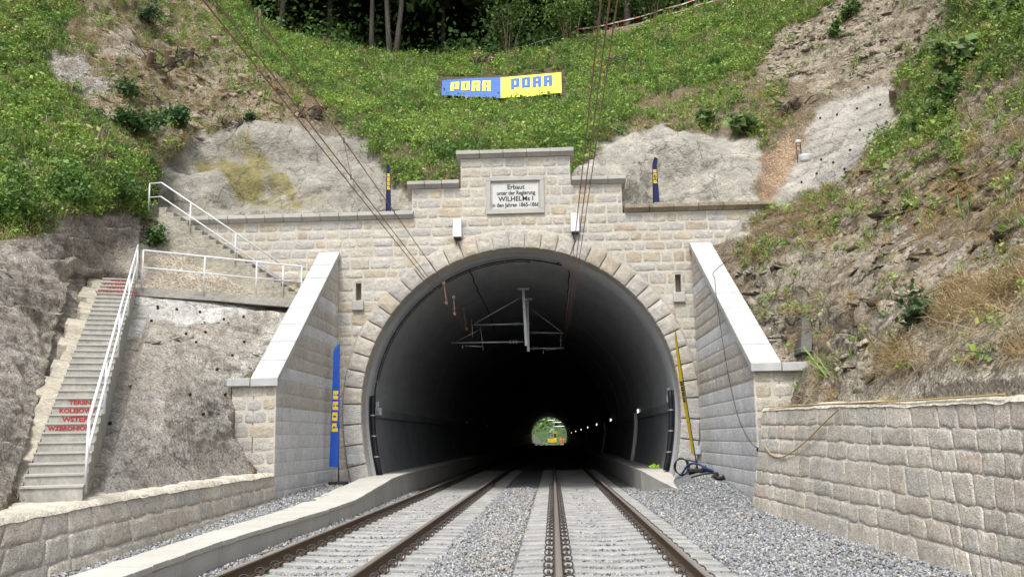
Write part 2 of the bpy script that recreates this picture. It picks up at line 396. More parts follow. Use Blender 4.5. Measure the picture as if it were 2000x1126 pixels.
TAN = [(.475, .43, .355), (.46, .425, .365), (.45, .425, .385), (.43, .415, .385), (.47, .405, .315), (.49, .455, .39), (.44, .37, .28), (.485, .45, .39), (.43, .41, .38)]
_tm = np.mean(TAN, axis=0); TAN = [tuple(np.array(c)*.9+_tm*.1) for c in TAN]
GREY = [(.60, .60, .60), (.62, .62, .62), (.58, .585, .59)]
BIG = [(.475, .445, .395), (.455, .43, .385), (.495, .45, .39), (.475, .42, .365), (.435, .415, .38), (.515, .48, .42), (.48, .455, .41)]
def shade(c, k=.07):
    f = 1+random.uniform(-k, k); return tuple(x*f for x in c)
def courses(v0, v1, lo, hi):
    out = [v0]
    while out[-1] < v1-.5*lo: out.append(out[-1]+random.uniform(lo, hi))
    out = np.array(out); return v0+(out-v0)*(v1-v0)/(out[-1]-v0)
def lay(mm, u0, u1, cs, to3, kinds, wlo=.30, whi=.74, adj=None, **kw):
    for j in range(len(cs)-1):
        kind = kinds(j, cs[j]) if callable(kinds) else kinds
        u = u0-random.uniform(0, .3)
        while u < u1-.02:
            h = cs[j+1]-cs[j]; wdt = random.uniform(wlo, whi) if kind != 'smooth' else random.uniform(.55, .85)
            a, b = max(u, u0), min(u+wdt, u1)
            if u1-b < .12: b = u1
            u = b
            if b-a < .06: continue
            if kind == 'smooth': mm.block(a, b, cs[j], cs[j+1], 0, shade(random.choice(GREY), .04), to3, adj, joint=.005, rim=.008, wob=.002, rnd=.012, res=.15, **{k: v for k, v in kw.items() if k in ('lift',)})
            elif kind == 'tanlow': mm.block(a, b, cs[j], cs[j+1], random.uniform(.005, .014), tuple(.45*np.array(shade(random.choice(TAN), .05))+.55*np.array([.50, .475, .435])), to3, adj, **kw)
            elif kind == 'big': mm.block(a, b, cs[j], cs[j+1], random.uniform(.02, .05), shade(random.choice(BIG), .1), to3, adj, **kw)
            else: mm.block(a, b, cs[j]+random.uniform(-.012, .012), cs[j+1]+random.uniform(-.012, .012), random.uniform(.008, .024), shade(random.choice(TAN), .07), to3, adj, **kw)

# ================================================================== tunnel portal
portal = thing('tunnel_portal', 'tan sandstone railway tunnel portal with stepped parapet and rusticated arch', 'tunnel portal', (XC, YP, -.2))
TABR = (-1.8, -.085, 7.94, 9.07)                       # inscription frame
SLOTS = [(-5.60, 5.44, 5.99), (3.73, 5.46, 6.02)]      # drain slots
UL, UR = -12.6, 7.3
STEPS = [(UL, -4.02, 7.87), (-4.02, -2.56, 8.77), (-2.56, .70, 9.66), (.70, 2.20, 8.77), (2.20, UR, 7.88)]
def topz(u):
    u = np.asarray(u, float); t = np.full(u.shape, 7.87)
    for a, b, z in STEPS: t = np.where((u >= a) & (u < b), z, t)
    return t
RM = RW*.6
def f_adj(lo, hi, top):
    def adj(U, V, D):
        V = np.minimum(V, top); U = np.clip(U, lo, hi)
        r = np.hypot(U-XC, V-ZC); up = V >= ZC; h = hw(V)
        ins = np.where(up, r < RI+RM, np.abs(U-XC) < h+RM)
        if ins.all(): return None
        if ins.any():
            k = np.where(up, (RI+RM)/np.maximum(r, .01), 1); sx = np.sign(U-XC)
            U2 = np.where(ins & up, XC+(U-XC)*k, np.where(ins, XC+sx*(h+RM), U)); V2 = np.where(ins & up, ZC+(V-ZC)*k, V)
            U, V = U2, V2; D = np.where(ins, .0, D)
        fl = (U > TABR[0]-.02) & (U < TABR[1]+.02) & (V > TABR[2]-.02) & (V < TABR[3]+.02); D = np.where(fl, -.03, D)
        keep = np.ones(len(U), bool)
        for (x, a, b) in SLOTS: keep &= ~((np.abs(U-x) < .10) & (V > a-.02) & (V < b+.02))
        return U, V, D, keep
    return adj
to_p = lambda U, V, D: np.stack([U, YP-D, V], 1)
mm = Masonry()
cs_low = courses(-.3, 7.87, .25, .38); cs_mid = courses(7.87, 8.77, .28, .32); cs_top = courses(8.77, 9.66, .28, .31)
lay(mm, UL, UR, cs_low, to_p, 'tan', adj=f_adj(UL, UR, 7.87))
lay(mm, -4.02, 2.20, cs_mid, to_p, 'tan', adj=f_adj(-4.02, 2.20, 8.77)); lay(mm, -2.56, .70, cs_top, to_p, 'tan', adj=f_adj(-2.56, .70, 9.66))
mm.build('stone_facing', MT['stone'], portal)
# mortar bed with the opening and the slots cut out
zz = np.linspace(-.3, ZC, 8); an = np.linspace(0, math.pi, 40)
arch = [(XC+float(hw(z))+RM-.1, z) for z in zz]+[(XC+(RI+RM-.1)*math.cos(a), ZC+(RI+RM-.1)*math.sin(a)) for a in an[1:-1]]+[(XC-float(hw(z))-RM+.1, z) for z in zz[::-1]]
outl = [(UL, -.3), (UL, 7.87), (-4.02, 7.87), (-4.02, 8.77), (-2.56, 8.77), (-2.56, 9.66), (.70, 9.66), (.70, 8.77), (2.2, 8.77), (2.2, 7.88), (UR, 7.88), (UR, -.3)]
holes = [[(x-.085, a), (x-.085, b), (x+.085, b), (x+.085, a)] for x, a, b in SLOTS]
V, Fq = polyface('m', [outl+arch]+holes, lambda u, v: (u, YP-.006, v), None)
mb = MB(); mb.add(V, Fq)
for i in range(1, len(outl)):                          # depth of the parapet: sides and top
    (a, b), (c, d) = outl[i-1], outl[i]; mb.add([(a, YP+.002, b), (c, YP+.002, d), (c, YP+.75, d), (a, YP+.75, b)], [(0, 1, 2, 3)])
for (x, a, b) in SLOTS:
    mb.add([(x-.085, YP, a), (x+.085, YP, a), (x+.085, YP, b), (x-.085, YP, b), (x-.085, YP+.4, a), (x+.085, YP+.4, a), (x+.085, YP+.4, b), (x-.085, YP+.4, b)],
           [(0, 1, 5, 4), (1, 2, 6, 5), (2, 3, 7, 6), (3, 0, 4, 7), (4, 5, 6, 7)])
mb.build('mortar_backing', MT['mortar'], portal)
for (x, a, b) in SLOTS:
    q = MB(); q.prism([(x-.17, YP+.02, a-.27), (x+.17, YP+.02, a-.27), (x+.17, YP+.02, a+.02), (x-.17, YP+.02, a+.02)], (0, -.13, 0)); q.build('drain_sill', MT['coping'] if 0 else MT['cornice'], portal, bevel=.02)
# voussoirs
def arc_tables(R):
    pts = []
    for z in np.linspace(-.3, ZC, 40)[:-1]: pts.append((XC-float(hw(z)), z))
    for a in np.linspace(math.pi, 0, 160): pts.append((XC+RI*math.cos(a), ZC+RI*math.sin(a)))
    for z in np.linspace(ZC, -.3, 40)[1:]: pts.append((XC+float(hw(z)), z))
    pts = np.array(pts); t = np.gradient(pts, axis=0); nrm = np.stack([-t[:, 1], t[:, 0]], 1); nrm /= np.linalg.norm(nrm, axis=1, keepdims=True)
    s = np.concatenate([[0], np.cumsum(np.hypot(*np.diff(pts, axis=0).T))]); return pts, nrm, s
AP, AN, AS = arc_tables(RI)
def arc(sv, r, Y):
    x = np.interp(sv, AS, AP[:, 0])+r*np.interp(sv, AS, AN[:, 0]); z = np.interp(sv, AS, AP[:, 1])+r*np.interp(sv, AS, AN[:, 1]); return np.stack([x, Y+0*x, z], 1)
to_ring = lambda U, V, D: arc(U, V, 0)*np.array([1, 0, 1])+np.stack([0*D, YP-.045-D, 0*D], 1)
mr = Masonry(); tot = AS[-1]
edges = [0]; half = tot/2
lens = [.56]*5+[0]*16; rest = (half-5*.56-.22)/15; lens = [.56]*5+[rest]*15
for l in lens: edges.append(edges[-1]+l)
edges = edges+[tot-e for e in edges[::-1]]
for i in range(len(edges)-1):
    low = min(i, len(edges)-2-i) < 5
    c = shade(random.choice(GREY if low else TAN[:3]+TAN[5:6]+TAN[7:8]+TAN[4:5]), .06)
    if low: c = (c[0]*.79, c[1]*.76, c[2]*.71)
    mr.block(edges[i], edges[i+1], .0, RW, .006 if low else .035, c, to_ring, margin=.035, joint=.018, wob=.002, rnd=.012, lift=.05, res=.055)
    cc = [shade(c, .04)]
    ss = np.linspace(edges[i], edges[i+1], 3)
    for r0, r1, y0, y1 in ((0, 0, YP-.06, YP+.55),):
        a = arc(ss, r0, y0); b = arc(ss, r1, y1); mr.poly(np.concatenate([a, b]), [(0, 1, 4, 3), (1, 2, 5, 4)], c)
    # bed behind the block faces
ss = np.linspace(0, tot, 120)
a = arc(ss, -.001, YP-.045); b = arc(ss, RW+.02, YP-.045); c_ = arc(ss, RW+.02, YP+.02); n = len(ss); i = np.arange(n-1)
mr.poly(np.concatenate([a, b, c_]), np.concatenate([np.stack([i, i+1, n+i+1, n+i], 1), np.stack([n+i, n+i+1, 2*n+i+1, 2*n+i], 1)]), (.40, .37, .31))
mr.build('arch_ring', MT['stone'], portal)
# cornices on the stepped parapet
def cornice(name, u0, u1, z0, n, label=None, m='cornice', ends=(.1, .1), hgt=.22, parent=portal):
    us = np.linspace(u0-ends[0], u1+ends[1], n+1)
    root = None
    mb = MB()
    for k in range(n):
        a, b = us[k]+(.006 if k else 0), us[k+1]-.006
        dz = random.uniform(-.008, .008); py = random.uniform(-.012, .012)
        prof = [(YP+.70, z0), (YP+.02, z0), (YP-.05+py, z0+.02), (YP-.13+py, z0+hgt*.42), (YP-.17+py, z0+hgt*.5), (YP-.17+py, z0+hgt+dz), (YP+.70, z0+hgt+.03+dz)]
        mb.prism([(a, y, z) for y, z in prof], (b-a, 0, 0))
    return mb.build('coping', MT[m], parent, bevel=.012)
cornice('c', UL+.3, -4.02, 7.87, 15, ends=(0, .06)); cornice('c', -4.02, -2.60, 8.77, 3, ends=(.13, 0)); cornice('c', -2.56, .70, 9.66, 5, ends=(.12, .12))
cornice('c', .74, 2.20, 8.77, 3, ends=(0, .13)); o = cornice('c', 2.28, UR-.75, 7.88, 6, ends=(.02, 0)); o['label'] = 'dark weathered brownish coping on the right parapet'
o.data.materials[0] = mat('brown_weathered_coping', (.27, .225, .165), .9, noise=[(2.5, .3), (20, .2)], bump=[(30, .01)])
# inscription tablet
fx0, fx1, fz0, fz1 = TABR
mb = MB()
for a, b, c, d in ((fx0, fx1, fz0, fz0+.13), (fx0, fx1, fz1-.13, fz1), (fx0, fx0+.13, fz0+.13, fz1-.13), (fx1-.13, fx1, fz0+.13, fz1-.13)):
    mb.box((a, YP-.075, c), (b, YP+.02, d))
    t = .035
for a, b, c, d in ((fx0+.13, fx1-.13, fz0+.13, fz0+.18), (fx0+.13, fx1-.13, fz1-.18, fz1-.13), (fx0+.13, fx0+.18, fz0+.18, fz1-.18), (fx1-.18, fx1-.13, fz0+.18, fz1-.18)):
    mb.box((a, YP-.03, c), (b, YP+.02, d))
frame = mb.build('tablet_frame', MT['cornice'], portal, bevel=.012)
tb = MB().box((fx0+.175, YP-.012, fz0+.175), (fx1-.175, YP+.02, fz1-.175)).build('inscription_tablet', MT['tablet'], portal)
tcx = (fx0+fx1)/2
for txt, z, s, xs in (('Erbaut', 8.755, .20, .98), ('unter der Regierung', 8.575, .17, .82), ('WILHELMs I', 8.395, .20, 1.0), ('in den Jahren 1865-1866.', 8.21, .17, .83)):
    t = text_mesh(txt, s, MT['ink'], 'inscription', lambda u, v, z=z: np.array([tcx+.02+u, YP-.0165, z+v]), None, xs, .004)
    t.parent = tb; n_ = np.array(portal.location); [setattr(v, 'co', v.co-Vector(n_)) for v in t.data.vertices]; t.data.update()

# ================================================================== tunnel tube
tun = thing('tunnel_tube', 'dark grey smooth concrete tunnel bore seen through the stone arch', 'tunnel', (XC, YP+.5, -.2))
ss = np.concatenate([np.linspace(0, tot, 90)]); ys = np.concatenate([np.array([YP+.5, YP+.51]), np.arange(YP+2, YE, 6.0), [YE]])
rows = [arc(ss, RW*.5, YP+.5)]+[arc(ss, -.05, y) for y in ys[1:]]
rows.append(arc(ss, .8, YE)); n = len(ss); V = np.concatenate(rows); i = np.arange(n-1)
Fq = np.concatenate([np.stack([r*n+i, r*n+i+1, (r+1)*n+i+1, (r+1)*n+i], 1) for r in range(len(rows)-1)])
mesh_np('lining', V, Fq, MT['lining'], parent=tun, smooth=True)
# construction joints: shallow rings every 8 m
mb = MB()
for y in np.arange(YP+7, 90, 8.0):
    q = arc(np.linspace(.3, tot-.3, 60), -.055, y); MB().tube(q, .012, 4).build('ring_joint', MT['lining_low'], tun)
for sgn in (-1, 1):                     # darker base wall with its ledge and cable duct
    zs = np.linspace(-.28, 2.12, 10); x = np.array([XC+sgn*(float(hw(z))-.065) for z in zs])
    y0, y1 = YP+.8, YE-1
    V = np.array([(a, y, z) for y in (y0, 60, 120, y1) for a, z in zip(x, zs)]); n = len(zs); i = np.arange(n-1)
    fq = np.concatenate([np.stack([r*n+i, r*n+i+1, (r+1)*n+i+1, (r+1)*n+i], 1) for r in range(3)])
    mesh_np('base_wall', V, fq, MT['lining_low'], parent=tun, smooth=True)
    xw = XC+sgn*(float(hw(2.25))-.05)
    MB().box((min(xw, xw-sgn*.10), YP+1.6, 2.12), (max(xw, xw-sgn*.10), YE-1, 2.36)).build('cable_duct', MT['lining_low'], tun)

# ================================================================== wing walls
def wing(sgn, xf, yn, label, seed):
    random.seed(seed)
    root = thing('wing_wall', label, 'wing wall', (xf+sgn*.3, yn, -.2))
    zt, zb = 6.80, 2.72                               # top of masonry at the portal and at the near end
    top = lambda Y: zb+(np.asarray(Y)-yn)*(zt-zb)/(YP-yn)
    m2 = Masonry()
    to_w = (lambda U, V, D: np.stack([xf-sgn*D, U, V], 1))
    def adj(U, V, D):
        t = top(U)
        if (V > t+.0).all(): return None
        return np.clip(U, yn, YP-.03), np.minimum(V, t), D, None
    cs = courses(-.3, 6.85, .30, .33)
    pat = ['s', 's', 's', 's', 's', 's', 's', 's', 't', 't', 's', 't', 't', 't', 's', 't', 't', 's', 't', 't', 't', 't', 't', 't']
    if sgn > 0: pat = ['s']*9+['t', 't', 't', 's', 's', 't', 't', 't', 't', 's', 't', 't', 't', 't', 't']
    lay(m2, yn, YP-.03, cs, to_w, lambda j, z: 'smooth' if pat[min(j, len(pat)-1)] == 's' else 'tanlow', adj=adj, wlo=.4, whi=.8)
    # pier front
    x0, x1 = (xf-1.0, xf) if sgn < 0 else (xf, xf+1.03)
    to_f = lambda U, V, D: np.stack([U, yn-D, V], 1)
    csf = courses(-.3, zb, .30, .34)
    def adf(U, V, D):
        return np.clip(U, x0, x1), np.minimum(V, zb), D, None
    lay(m2, x0, x1, csf, to_f, 'tan', adj=adf, wlo=.35, whi=.62)
    m2.build('stone_facing', MT['stone'], root)
    mb = MB()
    th = 1.0
    poly = [(xf, yn-.006, -.3), (xf, YP-.002, -.3), (xf, YP-.002, zt), (xf, yn-.006, zb)]
    if sgn > 0: poly = [tuple(p) for p in poly]
    mb.prism([(p[0]-sgn*.0005, p[1], p[2]) for p in poly], (sgn*(.52), 0, 0))
    mb.prism([(p[0]+sgn*.5, p[1]+(0 if p[2] < 0 else 0), min(p[2], zb-.05)) for p in [(xf, yn-.006, -.3), (xf, yn+1.4, -.3), (xf, yn+1.4, zb), (xf, yn-.006, zb)]], (sgn*.5, 0, 0))
    mb.build('mortar_backing', MT['mortar'], root)
    # raking slabs
    N = 8; d = np.array([0, YP-.02-(yn-.12), (zt-zb)*(YP-.02-(yn-.12))/(YP-yn)]); L = np.linalg.norm(d); d /= L; nrm = np.array([0, -d[2], d[1]])
    p0 = np.array([0, yn-.12, float(top(yn-.12))+.01])
    for k in range(N):
        a = p0+d*(L*k/N+.007); b = p0+d*(L*(k+1)/N-.007)
        xs = (xf-sgn*.06, xf+sgn*.56)
        q = MB().prism([(xs[0], *a[1:]), (xs[1], *a[1:]), (xs[1], *(a+nrm*.15)[1:]), (xs[0], *(a+nrm*.15)[1:])], b-a)
        if k == 0:   # bottom slab ends in a vertical cut
            q = MB(); zc0 = a[2]; poly = [(a[1], a[2]), (b[1], b[2]), ((b+nrm*.15)[1], (b+nrm*.15)[2]), (a[1], a[2]+.15/d[1])]
            q.prism([(xs[0], y, z) for y, z in poly], (xs[1]-xs[0], 0, 0))
        q.build('coping_slab', MT['coping'], root, bevel=.012)
    xa, xb = xf+sgn*.57, xf+sgn*1.08
    MB().box((min(xa, xb), yn-.14, zb-.06), (max(xa, xb), yn+.75, zb+.12)).build('pier_cap', MT['coping'], root, bevel=.015)
    return root
wing(-1, WL, GL, 'sloping stone wing wall left of the arch, behind the standing blue flag', 11)
wing(1, WR, GR, 'sloping stone wing wall right of the arch, a thin black cable hanging on it', 12)

# ================================================================== low granite walls in the foreground
def retaining(label, pts_b, pts_t, ncs, seed, wlo, whi, capw, sgn, irregular=0):
    """wall face between a bottom line and a top line, both polylines (X,Y,z)"""
    random.seed(seed)
    pb, pt = np.array(pts_b, float), np.array(pts_t, float)
    root = thing('retaining_wall', label, 'wall', (pb[0][0], pb[0][1], pb[0][2]))
    def param(u):
        L = np.concatenate([[0], np.cumsum(np.linalg.norm(np.diff(pt, axis=0), axis=1))]); return L
    L = param(0)
    def line(P, u): return np.stack([np.interp(u, L, P[:, k]) for k in range(3)], 1)
    H = float(np.linalg.norm(pt[0]-pb[0]))
    def to3(U, V, D):
        a = line(pb, U); b = line(pt, U); t = (V/H)[:, None]; p = a+(b-a)*t
        du = line(pt, U+.05)-line(pt, U-.05); nrm = np.cross(du, b-a); nrm /= np.linalg.norm(nrm, axis=1, keepdims=True); nrm *= np.where(nrm[:, :1]*(-sgn) < 0, -1, 1)
        return p+nrm*D[:, None]
    m2 = Masonry()
    cs = courses(0, H, H/ncs*.8, H/ncs*1.2)
    for j in range(len(cs)-1):
        u = -random.uniform(0, .4)
        while u < L[-1]:
            f = random.random(); wdt = random.uniform(wlo, whi)*(1.25 if f > .8 else 1)
            a, b = max(u, 0), min(u+wdt, L[-1]); u = u+wdt
            if b-a < .08: continue
            dv0 = .02*math.sin(j*3.1+u); 
            m2.block(a, b, cs[j], cs[j+1], random.uniform(.003, .012), tuple(np.array(shade(random.choice(BIG), .09))*np.array([1.0, .985, .95])), to3, None, rim=.009, res=.045, joint=.006, wob=.022, rnd=.035)
    m2.build('granite_facing', MT['granite'], root)
    uu = np.linspace(0, L[-1], 30); a = line(pb, uu); b = line(pt, uu); c = b+np.array([sgn*capw, 0, .02])+np.stack([0*uu, 0*uu, .03*vnoise(np.stack([uu*2, 0*uu, 0*uu], 1), 4)], 1); e = c+np.array([sgn*.3, 0, -1.0])
    a2 = a-np.array([0, 0, .3])
    n = len(uu); i = np.arange(n-1); rows = [a2, a, b, c, e]
    fq = np.concatenate([np.stack([r*n+i, r*n+i+1, (r+1)*n+i+1, (r+1)*n+i], 1) for r in range(4)])
    V = np.concatenate(rows)
    V[n:3*n] += np.array([sgn*.004, 0, .0])
    mesh_np('mortar_bed', V, fq, MT['mortar_low'], parent=root)
    # mortar smeared along the top edge
    uq = np.linspace(0, L[-1], 160); bb = line(pt, uq); nz = fbm(np.stack([uq*3, 0*uq, 0*uq+seed], 1), 3, 9)
    r0 = bb+np.array([-sgn*.03, 0, -.02])+np.stack([0*uq, 0*uq, -.035*np.abs(nz)], 1); r1 = bb+np.array([sgn*.03, 0, .045])+np.stack([0*uq, 0*uq, .025*nz], 1); r2 = bb+np.array([sgn*(capw+.1), 0, .07])+np.stack([sgn*.15*nz, 0*uq, .05*nz[::-1]], 1); r3 = r2-np.array([0, 0, .4])
    n2 = len(uq); i2 = np.arange(n2-1); mesh_np('mortar_cap', np.concatenate([r0, r1, r2, r3]), np.concatenate([np.stack([r*n2+i2, r*n2+i2+1, (r+1)*n2+i2+1, (r+1)*n2+i2], 1) for r in range(3)]), MT['cap'], parent=root)
    # ends
    for k, s in ((0, 0), (-1, n-1)):
        q = MB().add([a2[s], b[s], c[s], c[s]-np.array([0, 0, 2.])], [(0, 1, 2, 3)]); q.build('wall_end', MT['mortar_low'], root)
    return root, line, L, H
retaining('low grey granite wall at left below the concrete stairs', [(-6.02, 3.0, -.28), (-6.02, 9.5, -.26), (-6.04, 14, -.22), (-6.10, GL-.05, -.05)],
          [(-6.22, 3.0, .5), (-6.22, 10.3, .56), (-6.22, 13.5, .64), (-6.20, GL-.05, .70)], 3, 21, .4, .85, .55, -1)
retaining('tall granite block wall at right beside the gravel', [(5.0, 3.0, -.3), (4.62, 9.5, -.3), (4.50, 11, -.28), (4.24, 16.3, -.24), (3.88, GR-.3, -.16)],
          [(5.2, 3.0, 1.62), (4.92, 9.8, 1.70), (4.86, 12.5, 1.75), (4.56, 16, 1.85), (4.27, GR-.14, 1.88)], 7, 22, .3, .85, .5, 1)

# ================================================================== cable troughs (walkways)
def trough(name, stations, label, step=.5, seed=3):
    """stations: (Y, xl, xr, ztop)"""
    st = np.array(stations, float); random.seed(seed)
    root = thing(name, label, 'walkway', (st[0][2], st[0][0], st[0][3]-.3))
    f = lambda y, k: float(np.interp(y, st[:, 0], st[:, k]))
    cov = MB(); side = MB(); y = st[0][0]; ycap = 62
    while y < min(st[-1][0], ycap)-.01:
        y2 = min(y+step, st[-1][0]); a, b = y+.006, y2-.006
        q = lambda yy, zo: [(f(yy, 1), yy, f(yy, 3)+zo), (f(yy, 2)+.02, yy, f(yy, 3)+zo)]
        dz = random.uniform(-.006, .004)
        A = q(a, dz)+q(a, dz-.07)[::-1]; B = q(b, dz)+q(b, dz-.07)[::-1]
        cov.add(A+B, [(0, 1, 2, 3), (7, 6, 5, 4), (0, 4, 5, 1), (1, 5, 6, 2), (2, 6, 7, 3), (3, 7, 4, 0)]); y = y2
    ys = np.unique(np.concatenate([np.arange(st[0][0], st[-1][0], 1.5), st[:, 0]]))
    for s0, s1 in zip(ys[:-1], ys[1:]):
        g = .006
        A = [(f(s0+g, 1), s0+g, -.5), (f(s0+g, 2), s0+g, -.5), (f(s0+g, 2), s0+g, f(s0+g, 3)-.075), (f(s0+g, 1), s0+g, f(s0+g, 3)-.075)]; B = [(f(s1-g, 1), s1-g, -.5), (f(s1-g, 2), s1-g, -.5), (f(s1-g, 2), s1-g, f(s1-g, 3)-.075), (f(s1-g, 1), s1-g, f(s1-g, 3)-.075)]
        side.add(A+B, [(0, 1, 2, 3), (7, 6, 5, 4), (0, 4, 5, 1), (1, 5, 6, 2), (2, 6, 7, 3), (3, 7, 4, 0)])
    side.build('kerb_wall', MT['concrete'], root); cov.build('cover_slabs', MT['trough'], root, bevel=.006)
    return root
trough('cable_walkway', [(5, -4.8, -4.2, .10), (9.3, -4.83, -4.28, .12), (12.4, -5.0, -4.44, .12), (18.2, -5.25, -4.36, .12), (20.5, -5.38, -4.36, .14), (25.6, -5.3, -4.42, .40), (28, -5.25, -4.5, .42), (60, -5.3, -4.55, .42), (YE-1, -5.3, -4.55, .42)], 'pale concrete slab walkway along the left side of the tracks')
trough('cable_walkway', [(24.0, 3.1, 4.12, .08), (25.6, 2.95, 4.0, .17), (27.6, 2.55, 3.68, .42), (32, 2.55, 3.45, .42), (60, 2.75, 3.45, .42), (YE-1, 2.75, 3.45, .42)], 'short concrete ramp and walkway entering the tunnel on the right', seed=4)
# ================================================================== hillside
CTRL = [  # photo x, y, distance along the tracks
 # left slope, from the low wall up and out
 (-400, 1010, 9.6), (0, 985, 11.2), (160, 965, 12.9), (480, 925, 19.6), (-400, 800, 10.9), (0, 830, 13.0), (0, 700, 15.2), (0, 560, 17.6), (0, 450, 20.2), (-400, 560, 13.6), (-400, 300, 17.0), (-400, 0, 22.0), (-400, -300, 27),
 (0, 300, 23.5), (0, 150, 27.0), (0, 0, 30.5), (0, -300, 39), (120, 430, 21.8), (200, 250, 26), (200, 100, 30), (250, -20, 35), (250, -250, 42),
 (60, 965, 12.35), (100, 800, 15.6), (140, 700, 18.0), (175, 600, 21.2), (215, 540, 23.6), (265, 555, 23.5), (215, 660, 19.9), (165, 830, 15.6), (300, 800, 17.3), (320, 690, 20.3), (420, 760, 20.2), (450, 860, 20.0), (470, 700, 21.8), (540, 640, 24.2), (590, 585, 25.7), (420, 568, 24.6), (290, 620, 22.2), (400, 640, 22.8),
 (290, 480, 25.0), (310, 430, 26.0), (420, 520, 25.6), (540, 570, 26.0), (220, 430, 24.3), (260, 350, 25.6), (350, 300, 29.0), (330, 200, 31), (420, 120, 35.5),
 # behind the portal
 (300, 400, 27.6), (560, 410, 27.6), (800, 400, 27.8), (440, 260, 30.6), (600, 260, 31.0), (740, 320, 29.6), (1000, 290, 29.5), (900, 350, 28.6), (1000, 480, 27.8), (700, 480, 27.8), (1300, 480, 27.8), (1115, 340, 28.6),
 (650, 200, 34.5), (800, 200, 35.5), (1000, 200, 36.5), (1200, 200, 35), (560, 120, 38), (780, 140, 42), (1000, 130, 43.5), (1200, 120, 41), (440, 0, 44), (560, 75, 44), (700, 105, 45.5), (900, 118, 46), (1130, 85, 46), (1300, 42, 45), (1440, 0, 44), (1600, -140, 44), (340, -150, 47), (1150, -250, 60), (800, -250, 62),
 (1200, 400, 27.7), (1400, 400, 27.6), (1500, 398, 27.1), (1200, 280, 30.0), (1400, 255, 30.4), (1490, 290, 29.0), (1350, 200, 33.5), (1480, 160, 33.5), (1560, 60, 36), (1700, 0, 34), (1700, -200, 39),
 (1560, 330, 28.0), (1600, 240, 29.0), (1740, 170, 28.4), (1740, 240, 26.4), (1650, 310, 26.4), (1600, 370, 26.2), (1680, 100, 31.5), (1850, 60, 28), (1850, 200, 24.4), (1900, -200, 30),
 # right slope
 (1500, 430, 25.9), (1450, 480, 25.8), (1430, 525, 25.5), (1480, 620, 22.8), (1550, 690, 20.4), (1600, 780, 17.2), (1560, 480, 23.6), (1570, 600, 20.8), (1600, 560, 20.6), (1640, 420, 23.3), (1700, 330, 24.2), (1700, 450, 20.8), (1700, 600, 17.4), (1700, 760, 14.9), (1850, 300, 21.4), (1850, 450, 17.2), (1850, 600, 14.4), (1850, 750, 12.1), (1800, 770, 12.8),
 (2000, 740, 10.3), (2000, 600, 12.0), (2000, 400, 15.2), (2000, 200, 19.2), (2000, 0, 23.6), (2000, -250, 28), (2400, 760, 7.9), (2400, 500, 9.6), (2400, 200, 13), (2400, -100, 17), (1500, 790, 19.3), (1490, 720, 20.4), (1540, 800, 18.6), (3000, 800, 5.4), (3000, 400, 6.8), (3000, 0, 9.5), (3000, -280, 12), (-1000, 1060, 6.9), (-1000, 500, 9.5), (-1000, 0, 14.5), (-1000, -280, 18)]
CT = np.array(CTRL, float); CP = CT[:, :2]/400; CL = np.log(CT[:, 2])
def _tps(r2): return np.where(r2 > 0, r2*np.log(r2+1e-12)*.5, 0)
_n = len(CP); _K = _tps(((CP[:, None]-CP[None])**2).sum(-1))+np.eye(_n)*.006; _P = np.concatenate([np.ones((_n, 1)), CP], 1)
_A = np.block([[_K, _P], [_P.T, np.zeros((3, 3))]]); _S = np.linalg.solve(_A, np.concatenate([CL, np.zeros(3)]))
def depth(px, py):
    q = np.stack([px, py], -1).reshape(-1, 2)/400; out = np.empty(len(q))
    for a in range(0, len(q), 20000):
        b = q[a:a+20000]; out[a:a+20000] = _tps(((b[:, None]-CP[None])**2).sum(-1))@_S[:_n]+_S[_n]+b@_S[_n+1:]
    return np.exp(out)
def to_world(px, py, Y):
    d = np.stack([(px-CX)/F, (py-CY)/F, np.ones_like(px)], -1)@M; return EYE+d*(Y/d[..., 1])[..., None]
GS = 3.0
gx = np.arange(-800, 2850+GS, GS); gy = np.arange(-280, 1010, GS)
PX, PY = np.meshgrid(gx, gy); px, py = PX.ravel(), PY.ravel()
DY = depth(px, py); W0 = to_world(px, py, DY).reshape(PX.shape+(3,))
def norms(Wg):
    du = np.gradient(Wg, axis=1); dv = np.gradient(Wg, axis=0); n = np.cross(du, dv); n /= np.linalg.norm(n, axis=-1, keepdims=True)+1e-9
    s = np.sign((n*(EYE-Wg)).sum(-1, keepdims=True)); return n*s
def inpoly(x, y, poly):
    r = np.zeros(x.shape, bool); n = len(poly)
    for i in range(n):
        (a, b), (c, d) = poly[i], poly[(i+1) % n]
        if b == d: continue
        r ^= ((b > y) != (d > y)) & (x < (c-a)*(y-b)/(d-b)+a)
    return r
Wf = W0.reshape(-1, 3)
n_lo = fbm(Wf*.8, 3, 11); n_hi = fbm(Wf*3.2, 3, 12)
wx = px+n_lo*26+n_hi*14; wy = py+fbm(Wf*.8, 3, 21)*22+fbm(Wf*3.2, 3, 22)*10
